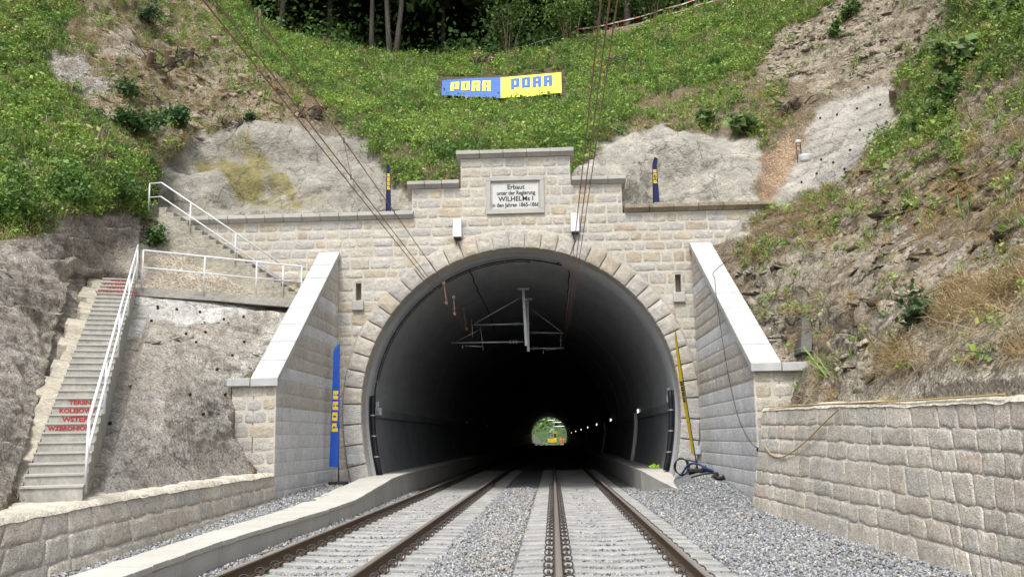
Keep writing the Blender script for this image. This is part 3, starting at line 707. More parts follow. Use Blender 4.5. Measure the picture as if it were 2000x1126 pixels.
REG = [  # polygon, colour, green, dry grass, bump amplitude, litter
 ([(-900, -900), (3000, -900), (3000, 1600), (-900, 1600)], (.19, .15, .10), .0, .1, .2),
 ([(-900, -900), (120, -900), (190, 60), (150, 200), (215, 260), (300, 330), (292, 445), (230, 425), (150, 425), (60, 470), (-900, 500)], (.10, .09, .05), .95, .05, .25),
 ([(120, -900), (380, 0), (480, 110), (600, 230), (430, 250), (300, 330), (215, 260), (100, 140), (170, 0)], (.27, .22, .15), .5, .2, .38),
 ([(195, 60), (265, 50), (275, 125), (205, 118)], (.34, .30, .235), .03, .15, .28),
 ([(85, 110), (160, 115), (215, 195), (165, 205), (100, 160)], (.27, .255, .225), .05, .1, .3),
 ([(280, 150), (430, 140), (450, 235), (330, 235)], (.29, .25, .175), .1, .25, .35),
 ([(380, -400), (470, -40), (560, 75), (780, 118), (1000, 115), (1130, 85), (1440, 0), (1700, -500), (1650, 0), (1550, 60), (1480, 120), (1490, 190), (1580, 230), (1500, 290), (1400, 250), (1200, 270), (1130, 345), (800, 362), (740, 310), (650, 250), (560, 190), (480, 110), (350, -60)], (.10, .085, .045), .97, .03, .22),
 ([(520, 170), (580, 170), (690, 268), (640, 245), (560, 215)], (.17, .125, .075), .4, .2, .25),
 ([(1260, 190), (1480, 140), (1580, 230), (1490, 300), (1350, 250), (1230, 265)], (.17, .13, .08), .85, .1, .22),
 ([(1330, 20), (1620, 0), (1490, 130), (1400, 120)], (.15, .115, .07), .95, .05, .2),
 ([(295, 345), (350, 285), (440, 235), (560, 240), (700, 268), (760, 325), (800, 372), (812, 470), (295, 470)], (.295, .278, .235), .0, .0, .2),
 ([(375, 300), (430, 290), (520, 350), (640, 415), (540, 430), (480, 370)], (.315, .30, .255), 0, 0, .18),
 ([(440, 265), (490, 285), (560, 350), (640, 400), (610, 410), (520, 350)], (.32, .30, .255), 0, 0, .18),
 ([(1125, 350), (1200, 268), (1300, 250), (1400, 248), (1490, 290), (1480, 385), (1500, 470), (1110, 470)], (.345, .325, .275), .0, .0, .16),
 ([(1470, 395), (1490, 295), (1565, 265), (1600, 300), (1560, 360), (1520, 400)], (.29, .20, .13), .0, .0, .08),
 ([(1580, 240), (1610, 195), (1740, 165), (1755, 240), (1600, 395), (1490, 410), (1540, 340)], (.37, .347, .30), .0, .0, .05),
 ([(1490, 415), (1620, 340), (1735, 250), (1745, 268), (1600, 375), (1520, 425)], (.33, .32, .29), .0, .0, .04),
 ([(1480, 110), (1560, 50), (1700, -30), (1920, -60), (1830, 80), (1760, 168), (1600, 192), (1490, 160)], (.30, .255, .185), .05, .0, .5),
 ([(1920, -60), (3000, -300), (3000, 350), (1850, 335), (1700, 335), (1755, 240), (1760, 168), (1830, 80)], (.22, .175, .12), 1.0, .12, .3),
 ([(1850, 140), (2100, 200), (2400, 330), (1900, 330)], (.24, .20, .14), .6, .2, .3),
 ([(1425, 500), (1500, 405), (1620, 365), (1700, 335), (2000, 300), (3000, 260), (3000, 560), (2000, 520), (1830, 570), (1740, 640), (1700, 765), (1540, 810), (1470, 830), (1470, 640)], (.345, .30, .232), .10, .08, .22),
 ([(1425, 500), (1500, 415), (1640, 360), (1690, 420), (1580, 480), (1520, 500), (1440, 535)], (.18, .14, .085), .6, .25, .2),
 ([(1740, 335), (3000, 260), (3000, 500), (1990, 505), (1830, 470), (1690, 420)], (.22, .175, .115), .22, .10, .3),
 ([(1740, 640), (1830, 565), (2000, 520), (3000, 500), (3000, 800), (2000, 752), (1700, 768)], (.27, .225, .155), .08, .85, .2),
 ([(1700, 740), (2000, 720), (3000, 720), (3000, 900), (1460, 900), (1480, 800)], (.33, .295, .235), .0, .05, .12),
 ([(-900, 500), (0, 482), (60, 470), (150, 428), (230, 428), (292, 450), (330, 520), (262, 560), (190, 580), (40, 970), (0, 985), (-900, 1100)], (.315, .285, .245), .0, .0, .3),
 ([(130, 520), (230, 470), (320, 520), (262, 560), (190, 590), (90, 800), (60, 700)], (.33, .295, .245), .0, .0, .25),
 ([(262, 556), (600, 586), (545, 690), (455, 740), (490, 935), (150, 975), (200, 700)], (.355, .325, .275), .0, .0, .2),
 ([(180, 800), (470, 720), (490, 935), (150, 975)], (.33, .308, .272), .0, .0, .2),
 ([(262, 565), (590, 588), (560, 606), (490, 605), (440, 628), (350, 640), (290, 625), (235, 660)], (.54, .525, .49), .0, .0, .12),
 ([(530, 620), (575, 600), (560, 640), (500, 720), (470, 740), (450, 735)], (.50, .475, .42), .0, .0, .06),
 ([(290, 430), (330, 425), (620, 590), (282, 566), (312, 505)], (.37, .325, .25), .0, .0, .14),
]
base = np.zeros((len(px), 3)); green = np.zeros(len(px)); dry = np.zeros(len(px)); amp = np.zeros(len(px))
for poly, c, g, d, a in REG:
    k = inpoly(wx, wy, poly); base[k] = c; green[k] = g; dry[k] = d; amp[k] = a
def blur(f, n=2):
    f = f.reshape(PX.shape+f.shape[1:])
    for _ in range(n):
        f = (f+np.roll(f, 1, 0)+np.roll(f, -1, 0)+np.roll(f, 1, 1)+np.roll(f, -1, 1))/5
    return f.reshape((-1,)+f.shape[2:])
base = blur(base, 3); amp = blur(amp, 9)
N0 = norms(W0).reshape(-1, 3)
bzone = blur(inpoly(px, py, [(845, 138), (1118, 125), (1118, 200), (845, 205)]).astype(float), 4)
# ridged relief on rock, soft swells on sprayed concrete
P2 = Wf*np.array([1.0, 1.0, 1.3])
n1 = fbm(P2*.55, 4, 31); n2 = 1-2*np.abs(fbm(P2*1.1, 4, 32)); n3 = fbm(P2*3.5, 3, 33)
shotm = blur((inpoly(wx, wy, REG[10][0]) | inpoly(wx, wy, REG[13][0])).astype(float), 4)
rocky = np.clip((amp-.2)/.2, 0, 1)
strata = fbm(Wf*np.array([.5, .5, 4.0])+n1[:, None]*.6, 3, 35)
gravelm = blur((inpoly(wx, wy, REG[25][0]) | inpoly(wx, wy, REG[27][0]) | inpoly(wx, wy, REG[20][0])).astype(float), 4)
disp = amp*(1.1*n1+.65*n2*(1-shotm)+.35*n3*(.3+rocky)*(1-.6*shotm)*(1-.7*gravelm))+gravelm*(.10*strata+.02*n3)+shotm*(.85*fbm(P2*.5, 2, 44)-.35*np.abs(fbm(P2*.9, 2, 46))+.16*np.abs(fbm(P2*2.0, 2, 45)))
rockR = blur((inpoly(wx, wy, REG[20][0]) | inpoly(wx, wy, REG[17][0])).astype(float), 4); layered = np.maximum(rockR, gravelm)
lay_c = Wf[:, 2]*1.5-Wf[:, 1]*.10+np.where(px < 900, -Wf[:, 0]*.55, 0)+.55*fbm(Wf*.6, 3, 81)+.10*fbm(Wf*3, 2, 82); lay_f = lay_c-np.floor(lay_c); lay_on = np.clip(.5+2.2*fbm(Wf*.7, 3, 83), 0, 1)
crack = np.clip(1-np.minimum(lay_f, 1-lay_f)/.06, 0, 1)*lay_on*layered
disp = disp*(1-.5*layered-.25*rockR)+layered*(.24*(lay_f-.5)*lay_on-.10*crack)
# keep the sheet behind the built things
disp = disp+.06*rocky*(1-.6*gravelm)*(1-2*np.abs(fbm(P2*5.5, 3, 36)))+.03*gravelm*(1-2*np.abs(fbm(Wf*np.array([2.2, 2.2, 6.]), 3, 37)))
near_wall = np.clip((920-py)/60, .15, 1)
disp = np.clip(disp*near_wall, -.45-.5*shotm, .45)
stm = inpoly(px, py, [(20, 1000), (140, 545), (300, 545), (190, 1000)]) | inpoly(px, py, [(280, 600), (280, 400), (330, 395), (620, 570), (620, 600)])
disp = np.where(blur(stm.astype(float), 5) > .05, np.minimum(disp*.3, 0)-.10, disp)
disp = disp*(1-bzone)-.15*bzone
W1 = (Wf+N0*disp[:, None])
# the slope stays behind the wing walls and the low walls
_x, _y, _z = W1.T
lim = np.where((_y > GL-.5) & (_y < YP), np.where(_y < GL+1.0, -7.12, -6.74), 99); lim = np.where(_y <= GL-.5, -6.42, lim)
W1[:, 0] = np.where((px < 900) & (_y < YP), np.minimum(_x, lim), W1[:, 0])
lim = np.where((_y > GR-.4) & (_y < YP), np.where(_y < GR+1.0, 5.12, 4.70), -99); lim = np.where(_y <= GR-.4, np.interp(_y, [3, 9.8, 12.5, 16, 19], [5.35, 5.07, 5.0, 4.72, 4.45]), lim)
W1[:, 0] = np.where((px > 1100) & (_y < YP), np.maximum(_x, lim), W1[:, 0])
# colour: moss, rust, dark seams as real changes of material
t = fbm(Wf*2.4, 4, 51)[:, None]; base = base*(1+.35*t)
lum = base.mean(1, keepdims=True)
br = np.clip(fbm(Wf*1.7, 4, 52)*3-.35, 0, 1)[:, None]*(np.clip(amp, 0, .3)/.3)[:, None]*(1-shotm[:, None])
base = base*(1-.4*br)+np.array([.14, .10, .055])*.4*br
moss2 = blur((inpoly(wx, wy, REG[11][0]) | inpoly(wx, wy, REG[12][0])).astype(float), 5)
drip = fbm(np.stack([Wf[:, 0]*2.6+Wf[:, 2]*1.1, Wf[:, 1]*1.0, Wf[:, 2]*.55], 1), 4, 56)
base = base*(1+.22*shotm*drip)[:, None]
mk = np.clip(moss2*(.75+1.5*drip+.8*fbm(Wf*5, 2, 60))+np.clip(drip*3-1.0, 0, .7)*shotm*(px < 900)*.7, 0, .9)[:, None]; base = base*(1-mk)+np.array([.205, .175, .065])*mk
mossm = blur((inpoly(wx, wy, REG[20][0]) | inpoly(wx, wy, REG[22][0])).astype(float), 3)*np.clip(1.25-(py-330)/330, 0, 1)
mo = np.clip(fbm(Wf*np.array([2.6, 2.6, 1.2]), 4, 53)*3.4+.3, 0, 1)*mossm*np.clip((px-1480)/250, 0, 1)
mc_ = np.where(fbm(Wf*3.1, 2, 57)[:, None] > .05, np.array([[.20, .125, .03]]), np.array([[.085, .058, .028]])); base = base*(1-.8*mo[:, None])+mc_*.8*mo[:, None]
slab = blur(inpoly(wx, wy, REG[15][0]).astype(float), 2); ph_ = (py+.33*px+6*fbm(Wf*1.5, 2, 58))/19; base = base*(1-.5*slab*np.clip(1-np.abs(ph_-np.round(ph_))*9, 0, 1)*np.clip(.6+2*fbm(Wf*1.1, 2, 59), 0, 1))[:, None]
seam = np.clip(1-np.abs(strata+.12*n3)*13, 0, 1)*gravelm*np.clip(fbm(Wf*.9, 2, 54)*3+.5, 0, 1); base = base*(1-.6*seam[:, None])
base = np.clip(base, .01, .6)
base = base*(1-.62*crack[:, None])
fleck = np.clip(1-.55*rockR-.45*gravelm, .1, 1)*np.clip(1-.85*np.maximum(shotm, blur((inpoly(wx, wy, REG[15][0]) | inpoly(wx, wy, REG[16][0]) | inpoly(wx, wy, REG[29][0])).astype(float), 3)), .1, 1)
# cut: nothing in front of / inside the tunnel, below the low walls, above the wood's edge
cut = inpoly(px, py, [(575, 1100), (575, 640), (645, 540), (690, 440), (830, 440), (905, 375), (1110, 372), (1210, 440), (1350, 440), (1372, 520), (1450, 690), (1472, 1100)])
cut |= py > np.interp(px, [-400, 0, 250, 480, 575, 1480, 1500, 1800, 2000, 2400], [1060, 1012, 968, 936, 990, 990, 826, 800, 790, 800])
EDGE = [(-400, -1200), (250, -330), (340, -150), (440, 0), (500, 42), (560, 75), (640, 98), (780, 118), (900, 121), (1000, 117), (1130, 85), (1300, 42), (1440, 0), (1600, -140), (1800, -400), (2400, -1200)]
edge_y = np.interp(px, [e[0] for e in EDGE], [e[1] for e in EDGE])
cut |= py < edge_y-5
nx = len(gx); ny = len(gy); i = (np.arange(ny-1)[:, None]*nx+np.arange(nx-1)[None]).ravel()
Fq = np.stack([i, i+1, i+nx+1, i+nx], 1); Fq = Fq[~cut[Fq].any(1)]
used = np.unique(Fq); rm = np.full(len(px), -1); rm[used] = np.arange(len(used))
hill = mesh_np('hillside', W1[used], rm[Fq], MT['hill'], cols=np.concatenate([base, fleck[:, None]], 1)[used], smooth=True); tag(hill, kind='structure')
_a = hill.data.attributes.new('rock', 'FLOAT', 'POINT'); _a.data.foreach_set('value', np.clip(rockR+.32*gravelm*(1-rockR)+.5*mossm+.45*blur((inpoly(wx, wy, REG[2][0])).astype(float), 4), 0, 1)[used].astype(np.float32))
N1 = norms(W1.reshape(PX.shape+(3,))).reshape(-1, 3)
def hill_at(x, y):
    j = int(round((y-gy[0])/GS)); k = int(round((x-gx[0])/GS)); q = j*nx+k; return W1[q], N1[q]

# ------------------------------------------------------------------ leaves
def leaf_mesh(name, C, size, cols, m, up=None, asp=1.7, parent=None, kind=None, tilt=1.0):
    """rhombic leaves at C, random orientation biased to direction up (n,3)"""
    n = len(C); d = RNG.normal(size=(n, 3))
    if up is not None: d = d*tilt+up
    d /= np.linalg.norm(d, axis=1, keepdims=True)+1e-9
    r = RNG.normal(size=(n, 3)); a = np.cross(d, r); a /= np.linalg.norm(a, axis=1, keepdims=True)+1e-9; b = np.cross(d, a)
    s = np.asarray(size)[:, None]*.5
    V = np.stack([C-a*s*asp, C+b*s+d*s*.25, C+a*s*asp, C-b*s+d*s*.25], 1).reshape(-1, 3)
    f = np.arange(n*4).reshape(-1, 4); return mesh_np(name, V, f, m, cols=np.repeat(cols, 4, 0), parent=parent)
def blades(C, Dn, L, wd, cols):
    """grass blades: bent strips of 2 quads; returns V, F, cols"""
    n = len(C); side = np.cross(Dn, RNG.normal(size=(n, 3))); side /= np.linalg.norm(side, axis=1, keepdims=True)+1e-9
    bend = RNG.normal(size=(n, 3))*.35+np.array([0, 0, -.35]); m_ = C+Dn*(L*.55)[:, None]; t_ = C+Dn*(L*.85)[:, None]+bend*(L*.5)[:, None]
    wv = side*wd[:, None]
    V = np.stack([C-wv, C+wv, m_+wv*.8, m_-wv*.8, t_+wv*.12, t_-wv*.12], 1).reshape(-1, 3); k = np.arange(n)[:, None]*6
    Fq = np.concatenate([k+np.array([[0, 1, 2, 3]]), k+np.array([[3, 2, 4, 5]])]); return V, Fq, np.repeat(cols, 6, 0)
cellA = np.linalg.norm(np.cross(np.gradient(W1.reshape(PX.shape+(3,)), axis=1), np.gradient(W1.reshape(PX.shape+(3,)), axis=0)), axis=-1).ravel()
ok = ~cut & (px > -700) & (px < 2700) & (py > -200)
BANNER = [(850, 146), (980, 142), (1108, 130), (1110, 192), (980, 208), (850, 204)]
okg = ok & ~inpoly(px, py, BANNER)
patch = np.where(green > .9, np.clip(.75+1.1*fbm(Wf*1.1, 3, 61), .2, 1.3), np.clip(.55+1.5*fbm(Wf*1.1, 3, 61), .04, 1.3))
wt = np.where(okg, np.clip(cellA, 0, .08)*green*patch*np.where(green > .9, 1.0, .55), 0); 
def pick(wt, n): return RNG.choice(len(wt), n, p=wt/wt.sum())
NPL = 24000
pk = pick(wt, NPL); jit = (RNG.random((NPL, 3))-.5)*.12
cen = W1[pk]+jit; upn = N1[pk]*.45+np.array([0, 0, .75])
spec_n = fbm(cen*.9, 3, 71); hue = np.clip(.55+1.4*spec_n+RNG.normal(size=NPL)*.3, 0, 1)
cA = np.array([.10, .19, .04]); cB = np.array([.25, .37, .07]); cC = np.array([.38, .38, .12])
pc = cA*(1-hue[:, None])+cB*hue[:, None]; yel = RNG.random(NPL) < .06; pc[yel] = cC
rightp = px[pk] > 1450; pc[rightp] = pc[rightp]*.85+np.array([.02, .015, .006])
rad = np.clip(RNG.lognormal(math.log(.15), .38, NPL), .07, .38)*np.where(green[pk] > .9, 1, .85)
nl = np.clip((rad*225).astype(int), 12, 70); idx = np.repeat(np.arange(NPL), nl)
dv = RNG.normal(size=(len(idx), 3)); dv /= np.linalg.norm(dv, axis=1, keepdims=True); rr = RNG.random(len(idx))**.45
lc = cen[idx]+upn[idx]*(rad[idx]*.55)[:, None]+dv*(rad[idx]*rr)[:, None]*np.array([1.1, 1.1, .95])
ls = np.clip(RNG.lognormal(math.log(.038), .42, len(idx)), .016, .13)*(.7+.6*rad[idx]/.2*.5)
lcol = pc[idx]*(1+RNG.normal(size=(len(idx), 1))*.2).clip(.5, 1.6)
veg = leaf_mesh('slope_weeds', lc, ls, lcol, MT['leaf'], up=np.tile(np.array([[0, -.25, .9]]), (len(idx), 1)), tilt=.75); tag(veg, kind='stuff')
# green grass tufts and dry grass
def tufts(name, wt, n, per, L0, cols, spread=.09, wd=.006, kd='stuff', lean=.5, drop=0):
    k = pick(wt, n); idx = np.repeat(np.arange(n), per)
    C = W1[k][idx]+RNG.normal(size=(len(idx), 3))*spread*.6
    D = np.array([0, 0, .85])+N1[k][idx]*.55+RNG.normal(size=(len(idx), 3))*lean+np.array([0, -.1, -drop]); D /= np.linalg.norm(D, axis=1, keepdims=True)
    L = np.clip(RNG.lognormal(math.log(L0), .35, n), L0*.4, L0*2.2)[idx]*RNG.uniform(.6, 1.1, len(idx))
    ci = cols[RNG.integers(0, len(cols), n)][idx]*(1+RNG.normal(size=(len(idx), 1))*.16).clip(.5, 1.5)
    V, Fq, cc = blades(C, D, L, np.full(len(idx), wd)*RNG.uniform(.6, 1.5, len(idx)), ci)
    return tag(mesh_np(name, V, Fq, MT['leaf'], cols=cc), kind=kd)
tufts('slope_grass', wt, 11000, 18, .27, np.array([[.19, .32, .06], [.26, .36, .08], [.15, .26, .05], [.33, .34, .11]]), wd=.0055)
tufts('tall_weeds', wt*np.clip(fbm(Wf*.7, 2, 68)*3+.5, 0, 1), 2200, 9, .52, np.array([[.16, .27, .05], [.12, .21, .045], [.22, .29, .08], [.27, .25, .11]]), wd=.011, lean=.28, spread=.12)
wd_ = np.where(okg, np.clip(cellA, 0, .08)*dry*np.clip(.35+2.2*fbm(Wf*1.6, 3, 66), .0, 1.4), 0)
tufts('dry_grass', wd_, 4300, 30, .24, np.array([[.40, .27, .11], [.40, .31, .17], [.31, .215, .10], [.46, .35, .19], [.30, .25, .15]]), spread=.12, wd=.0036, drop=.8, lean=.42)
# dead stalks and twigs lying on the soil
wk = np.where(ok & (shotm < .2) & (gravelm < .6), np.clip(cellA, 0, .08)*(.08+dry+.4*(green < .6)*(amp > .15))*(amp < .42), 0); k = pick(wk, 5200)
D = RNG.normal(size=(5200, 3)); D -= N1[k]*(D*N1[k]).sum(1, keepdims=True)*.8; D[:, 2] -= .4; D /= np.linalg.norm(D, axis=1, keepdims=True)
V, Fq, cc = blades(W1[k]+N1[k]*.05, D, RNG.uniform(.2, .9, 5200), RNG.uniform(.005, .013, 5200), np.array([.27, .21, .14])*RNG.uniform(.4, 1.4, (5200, 1)))
tag(mesh_np('fallen_twigs', V, Fq, MT['leaf'], cols=cc), kind='stuff')

# ================================================================== wood above the cutting
ex = np.linspace(200, 1760, 79); ey = np.interp(ex, [e[0] for e in EDGE], [e[1] for e in EDGE])
E = to_world(ex, ey, depth(ex, ey)); E[:, 2] -= .12
rows = []
for sdist in np.concatenate([[0], np.arange(1.5, 60, 3.0)]):
    p = E.copy(); p[:, 1] += sdist; p[:, 2] += sdist*.30+.25*vnoise(p*.4, 5); p[:, 0] += (p[:, 0]+1)*sdist*.012; rows.append(p)
V = np.concatenate(rows); n = len(ex); i = np.arange(n-1)
fq = np.concatenate([np.stack([r*n+i, r*n+i+1, (r+1)*n+i+1, (r+1)*n+i], 1) for r in range(len(rows)-1)])
tag(mesh_np('forest_floor', V, fq, MT['floor'], smooth=True), kind='structure')
def floor_pt(x, s):
    p = to_world(np.array([x], float), np.interp([x], [e[0] for e in EDGE], [e[1] for e in EDGE]), depth(np.array([x], float), np.interp([x], [e[0] for e in EDGE], [e[1] for e in EDGE])))[0]
    return np.array([p[0]+(p[0]+1)*s*.012, p[1]+s, p[2]-.12+s*.30])
def tree(x, s, h, r, lean, label, forks=1, low=0, seed=0, group='trees of the dark wood above the cutting', trunkc='bark'):
    rnd = random.Random(seed); p = floor_pt(x, s)
    root = thing('forest_tree', label, 'tree', p, group)
    tk = MB(); top = None
    for f in range(forks):
        a = np.array([p[0]+(f-(forks-1)/2)*r*1.3, p[1], p[2]-.3]); ln = lean+(f-(forks-1)/2)*.10
        pts = [a]; 
        for q in range(1, 7):
            tq = q/6; pts.append(a+np.array([ln*h*tq+rnd.uniform(-.12, .12)*(1 if q > 1 else .3), rnd.uniform(-.15, .15), h*.75*tq]))
        tk.tube(pts, [r*(1.35 if q == 0 else 1.0-.11*q) for q in range(7)], 9); top = pts[-1]
        for b in range(5):
            o = pts[3]*(1-b/6)+pts[6]*(b/6); an = rnd.uniform(0, 6.28); ll = rnd.uniform(1.2, 2.6)
            tk.tube([o, o+np.array([math.cos(an)*ll*.5, math.sin(an)*ll*.5, ll*.35]), o+np.array([math.cos(an)*ll, math.sin(an)*ll, ll*.5])], [r*.35, r*.22, r*.06], 5)
        for b in range(3):    # dead snags low on the stem
            o = pts[1]*(1-b/3)+pts[2]*(b/3); an = rnd.uniform(0, 6.28); ll = rnd.uniform(.4, 1.0)
            tk.tube([o, o+np.array([math.cos(an)*ll, math.sin(an)*ll, ll*.25])], [r*.13, r*.03], 4)
    tk.build('trunk', MT[trunkc], root, smooth=True)
    g = np.random.default_rng(seed); n = 1500; cl = g.normal(size=(26, 3))*np.array([1.5, 1.5, .16*h])+np.array([p[0]+lean*h*.7, p[1], p[2]+h*.68])
    c = cl[g.integers(0, 26, n)]+g.normal(size=(n, 3))*.65
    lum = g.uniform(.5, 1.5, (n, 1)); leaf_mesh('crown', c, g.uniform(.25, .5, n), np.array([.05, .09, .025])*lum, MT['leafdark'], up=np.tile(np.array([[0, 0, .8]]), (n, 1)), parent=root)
    return root
tree(722, 1.2, 15, .15, -.010, 'slim straight grey trunk left of the forked one above the slope', seed=1)
tree(764, .6, 14, .16, .014, 'forked greyish trunk rising at the edge of the wood', forks=2, seed=3)
tree(842, 10.0, 16, .17, .02, 'dim dark trunk deep in the wood above the blue half of the banner', seed=4)
tree(1228, 1.4, 15, .21, .0, 'thick pale grey trunk standing by the red and white fence', seed=5)
for k, (x, s, r) in enumerate([(520, 5, .2), (600, 9, .22), (660, 14, .2), (900, 12, .2), (960, 8, .15), (1060, 13, .2), (1165, 6, .14), (1300, 9, .18), (1380, 8, .18), (690, 24, .25), (800, 22, .22), (1000, 26, .22), (1120, 24, .22), (450, 12, .2), (560, 24, .2), (1250, 22, .2), (880, 34, .2), (740, 38, .2), (1040, 40, .2), (1480, 10, .2), (380, 10, .22)]):
    tree(x, s, 15+k % 4, r, random.uniform(-.02, .02), 'dim trunk and dark crown inside the shaded wood above the cutting', seed=20+k)
# multi-stemmed hazels at the edge
def hazel(x, s, label, h, seed, nst, lum):
    g = np.random.default_rng(seed); p = floor_pt(x, s); root = thing('hazel_bush', label, 'bush', p, 'thin stemmed bushes at the wood edge'); mb = MB()
    tips = []
    for q in range(nst):
        dx, dy = g.normal()*.16, g.normal()*.16; ang = g.normal(size=2)*.14; a = p+np.array([dx, dy, -.15]); b = a+np.array([ang[0]*h*.5, ang[1]*h*.4, h*.5]); c = a+np.array([ang[0]*h*1.2, ang[1]*h, h])
        mb.tube([a, b, c], [.028, .02, .008], 5); tips.append((b+c)/2); tips.append(c)
    mb.build('stems', MT['wood'], root, smooth=True)
    n = 1300; tips = np.array(tips); c = tips[g.integers(0, len(tips), n)]+g.normal(size=(n, 3))*np.array([.5, .45, .45])
    leaf_mesh('leaves', c, g.uniform(.06, .14, n), np.array([.085, .145, .03])*lum*g.uniform(.5, 1.4, (n, 1)), MT['leafdark'], up=np.tile(np.array([[0, -.2, .8]]), (n, 1)), parent=root)
hazel(990, .9, 'thin stemmed bush left of the fence end, slender grey stems fanning up', 3.1, 81, 9, .8)
hazel(1112, .7, 'bright leafed bush of thin pale stems at the lower fence end', 2.8, 82, 10, 1.35)
hazel(1178, 1.2, 'thin stemmed bush between the fence posts beneath the thick trunk', 3.0, 83, 6, .9)
hazel(1285, 1.0, 'thin stemmed bush right of the thick pale trunk, behind the fence', 2.6, 84, 6, .9)
# understorey: one leafy mass no one could count
n = 46000; xs = RNG.uniform(330, 1620, n); s = 1.8+RNG.random(n)**1.3*42
ys_ = np.interp(xs, [e[0] for e in EDGE], [e[1] for e in EDGE]); P0 = to_world(xs, ys_, depth(xs, ys_)); P0[:, 0] += (P0[:, 0]+1)*s*.012; P0[:, 1] += s; P0[:, 2] += s*.30
P0[:, 2] += np.abs(RNG.normal(size=n))*2.4*np.clip(s/7, .3, 1)+RNG.random(n)*.3
dens = fbm(P0*.42, 3, 91); kq = dens+RNG.normal(size=n)*.12 > .0
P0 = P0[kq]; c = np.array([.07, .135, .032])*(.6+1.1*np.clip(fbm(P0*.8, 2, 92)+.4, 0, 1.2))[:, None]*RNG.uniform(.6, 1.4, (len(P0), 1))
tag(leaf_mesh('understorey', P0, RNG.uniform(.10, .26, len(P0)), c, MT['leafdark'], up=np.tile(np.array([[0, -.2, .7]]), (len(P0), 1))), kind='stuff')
# closed canopy far back and overhead
n = 26000; P0 = np.stack([RNG.uniform(-36, 30, n), RNG.uniform(51, 110, n), np.zeros(n)], 1); P0[:, 2] = 21+(P0[:, 1]-47)*.30+RNG.uniform(4.5, 15, n)+np.abs(P0[:, 0]+2)*.15
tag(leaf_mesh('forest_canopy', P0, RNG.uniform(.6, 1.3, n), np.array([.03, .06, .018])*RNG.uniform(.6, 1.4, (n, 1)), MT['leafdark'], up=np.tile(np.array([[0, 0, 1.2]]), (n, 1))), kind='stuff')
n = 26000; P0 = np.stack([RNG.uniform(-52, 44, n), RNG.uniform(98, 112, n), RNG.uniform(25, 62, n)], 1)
tag(leaf_mesh('distant_wood', P0, RNG.uniform(.7, 1.5, n), np.array([.03, .06, .018])*RNG.uniform(.6, 1.4, (n, 1)), MT['leafdark'], up=np.tile(np.array([[0, -1., .3]]), (n, 1))), kind='stuff')

# ================================================================== track
def rail_profile():
    h = [(-.036, 0), (-.036, -.022), (-.028, -.036), (-.009, -.045), (-.009, -.125), (-.03, -.143), (-.07, -.152), (-.07, -.165)]
    return [(-.030, .004-.004)]+h+[(-x, z) for x, z in h[::-1]]
RP = [(-.036, -.010), (-.028, -.001), (0, .001), (.028, -.001), (.036, -.010), (.036, -.03), (.026, -.042), (.009, -.05), (.009, -.12), (.03, -.143), (.07, -.152), (.07, -.165), (-.07, -.165), (-.07, -.152), (-.03, -.143), (-.009, -.12), (-.009, -.05), (-.026, -.042), (-.036, -.03)]
for X, lb in zip(RAILX, ('outer rail of the left track, nearest the slab walkway', 'inner rail of the left track, second rail from the left', 'inner rail of the right track, running straight ahead to the tunnel exit', 'outer rail of the right track, nearest the gravel on the right')):
    ysr = [2.0, YP, 60, 120, YE+10]
    V = [(X+a, y, b) for y in ysr for a, b in RP]; n = len(RP); fs = []; mi = []
    for r in range(len(ysr)-1):
        for q in range(n): fs.append((r*n+q, r*n+(q+1) % n, (r+1)*n+(q+1) % n, (r+1)*n+q)); mi.append(1 if q in (0, 1, 2, 3) else 0)
    o = mesh_np('rail', V, np.array(fs)[:, ::-1], [MT['rail_side'], MT['rail_top']], midx=mi, off=(X, 2.0, -.165)); o.location = (X, 2.0, -.165)
    tag(o, lb, 'rail', 'four steel running rails')
# sleeper: waisted concrete beam with raised rail seats
def sleeper_mesh():
    prof = [(-1.3, -.20), (-1.28, -.185), (-.98, -.172), (-.62, -.170), (-.45, -.182), (-.2, -.196), (0, -.20), (.2, -.196), (.45, -.182), (.62, -.170), (.98, -.172), (1.28, -.185), (1.3, -.20)]
    V = []; 
    for x, z in prof:
        wq = .125 if abs(x) > .5 else .105
        V += [(x, -wq-.03, -.40), (x, -wq, z-.02), (x, -wq+.02, z), (x, wq-.02, z), (x, wq, z-.02), (x, wq+.03, -.40)]
    fs = [(i*6+q, (i+1)*6+q, (i+1)*6+q+1, i*6+q+1) for i in range(len(prof)-1) for q in range(5)]+[(0, 1, 2, 3), (0, 3, 4, 5)]
    e = (len(prof)-1)*6; fs += [(e+3, e+2, e+1, e), (e+5, e+4, e+3, e)]; return V, fs
sv, sf = sleeper_mesh()
sl0 = MB().add(sv, sf).build('sleeper', MT['sleeper']); sl0['category'] = 'sleeper'
def clip_mb(side):
    """bent spring ring with a rusty screw in its middle, on one side of the rail foot"""
    q = MB(); pts = []
    for k in range(11):
        a = math.radians(-70+k*30); pts.append((side*.118+.058*math.cos(a), -.02-.034*math.sin(a)*-1, -.120+.040*math.sin(a)))
    q.tube(pts, .0105, 6, 0); q.tube([(side*.118, .01, -.175), (side*.118, .01, -.118)], .02, 7, 1); q.box((side*.105-.035, -.04, -.178), (side*.105+.035, .06, -.155), 1)
    return q
parts = []
for rx in (-.75, .75):
    for sd in (-1, 1):
        c = clip_mb(sd); c.v = [(x+rx, y, z) for x, y, z in c.v]
        parts.append(c.build('rail_clip', [MT['clip'], MT['screw']], sl0, smooth=True))
def nearby(y): return 'in the foreground' if y < 13 else ('in front of the portal' if y < YP else 'inside the tunnel mouth')
first = True
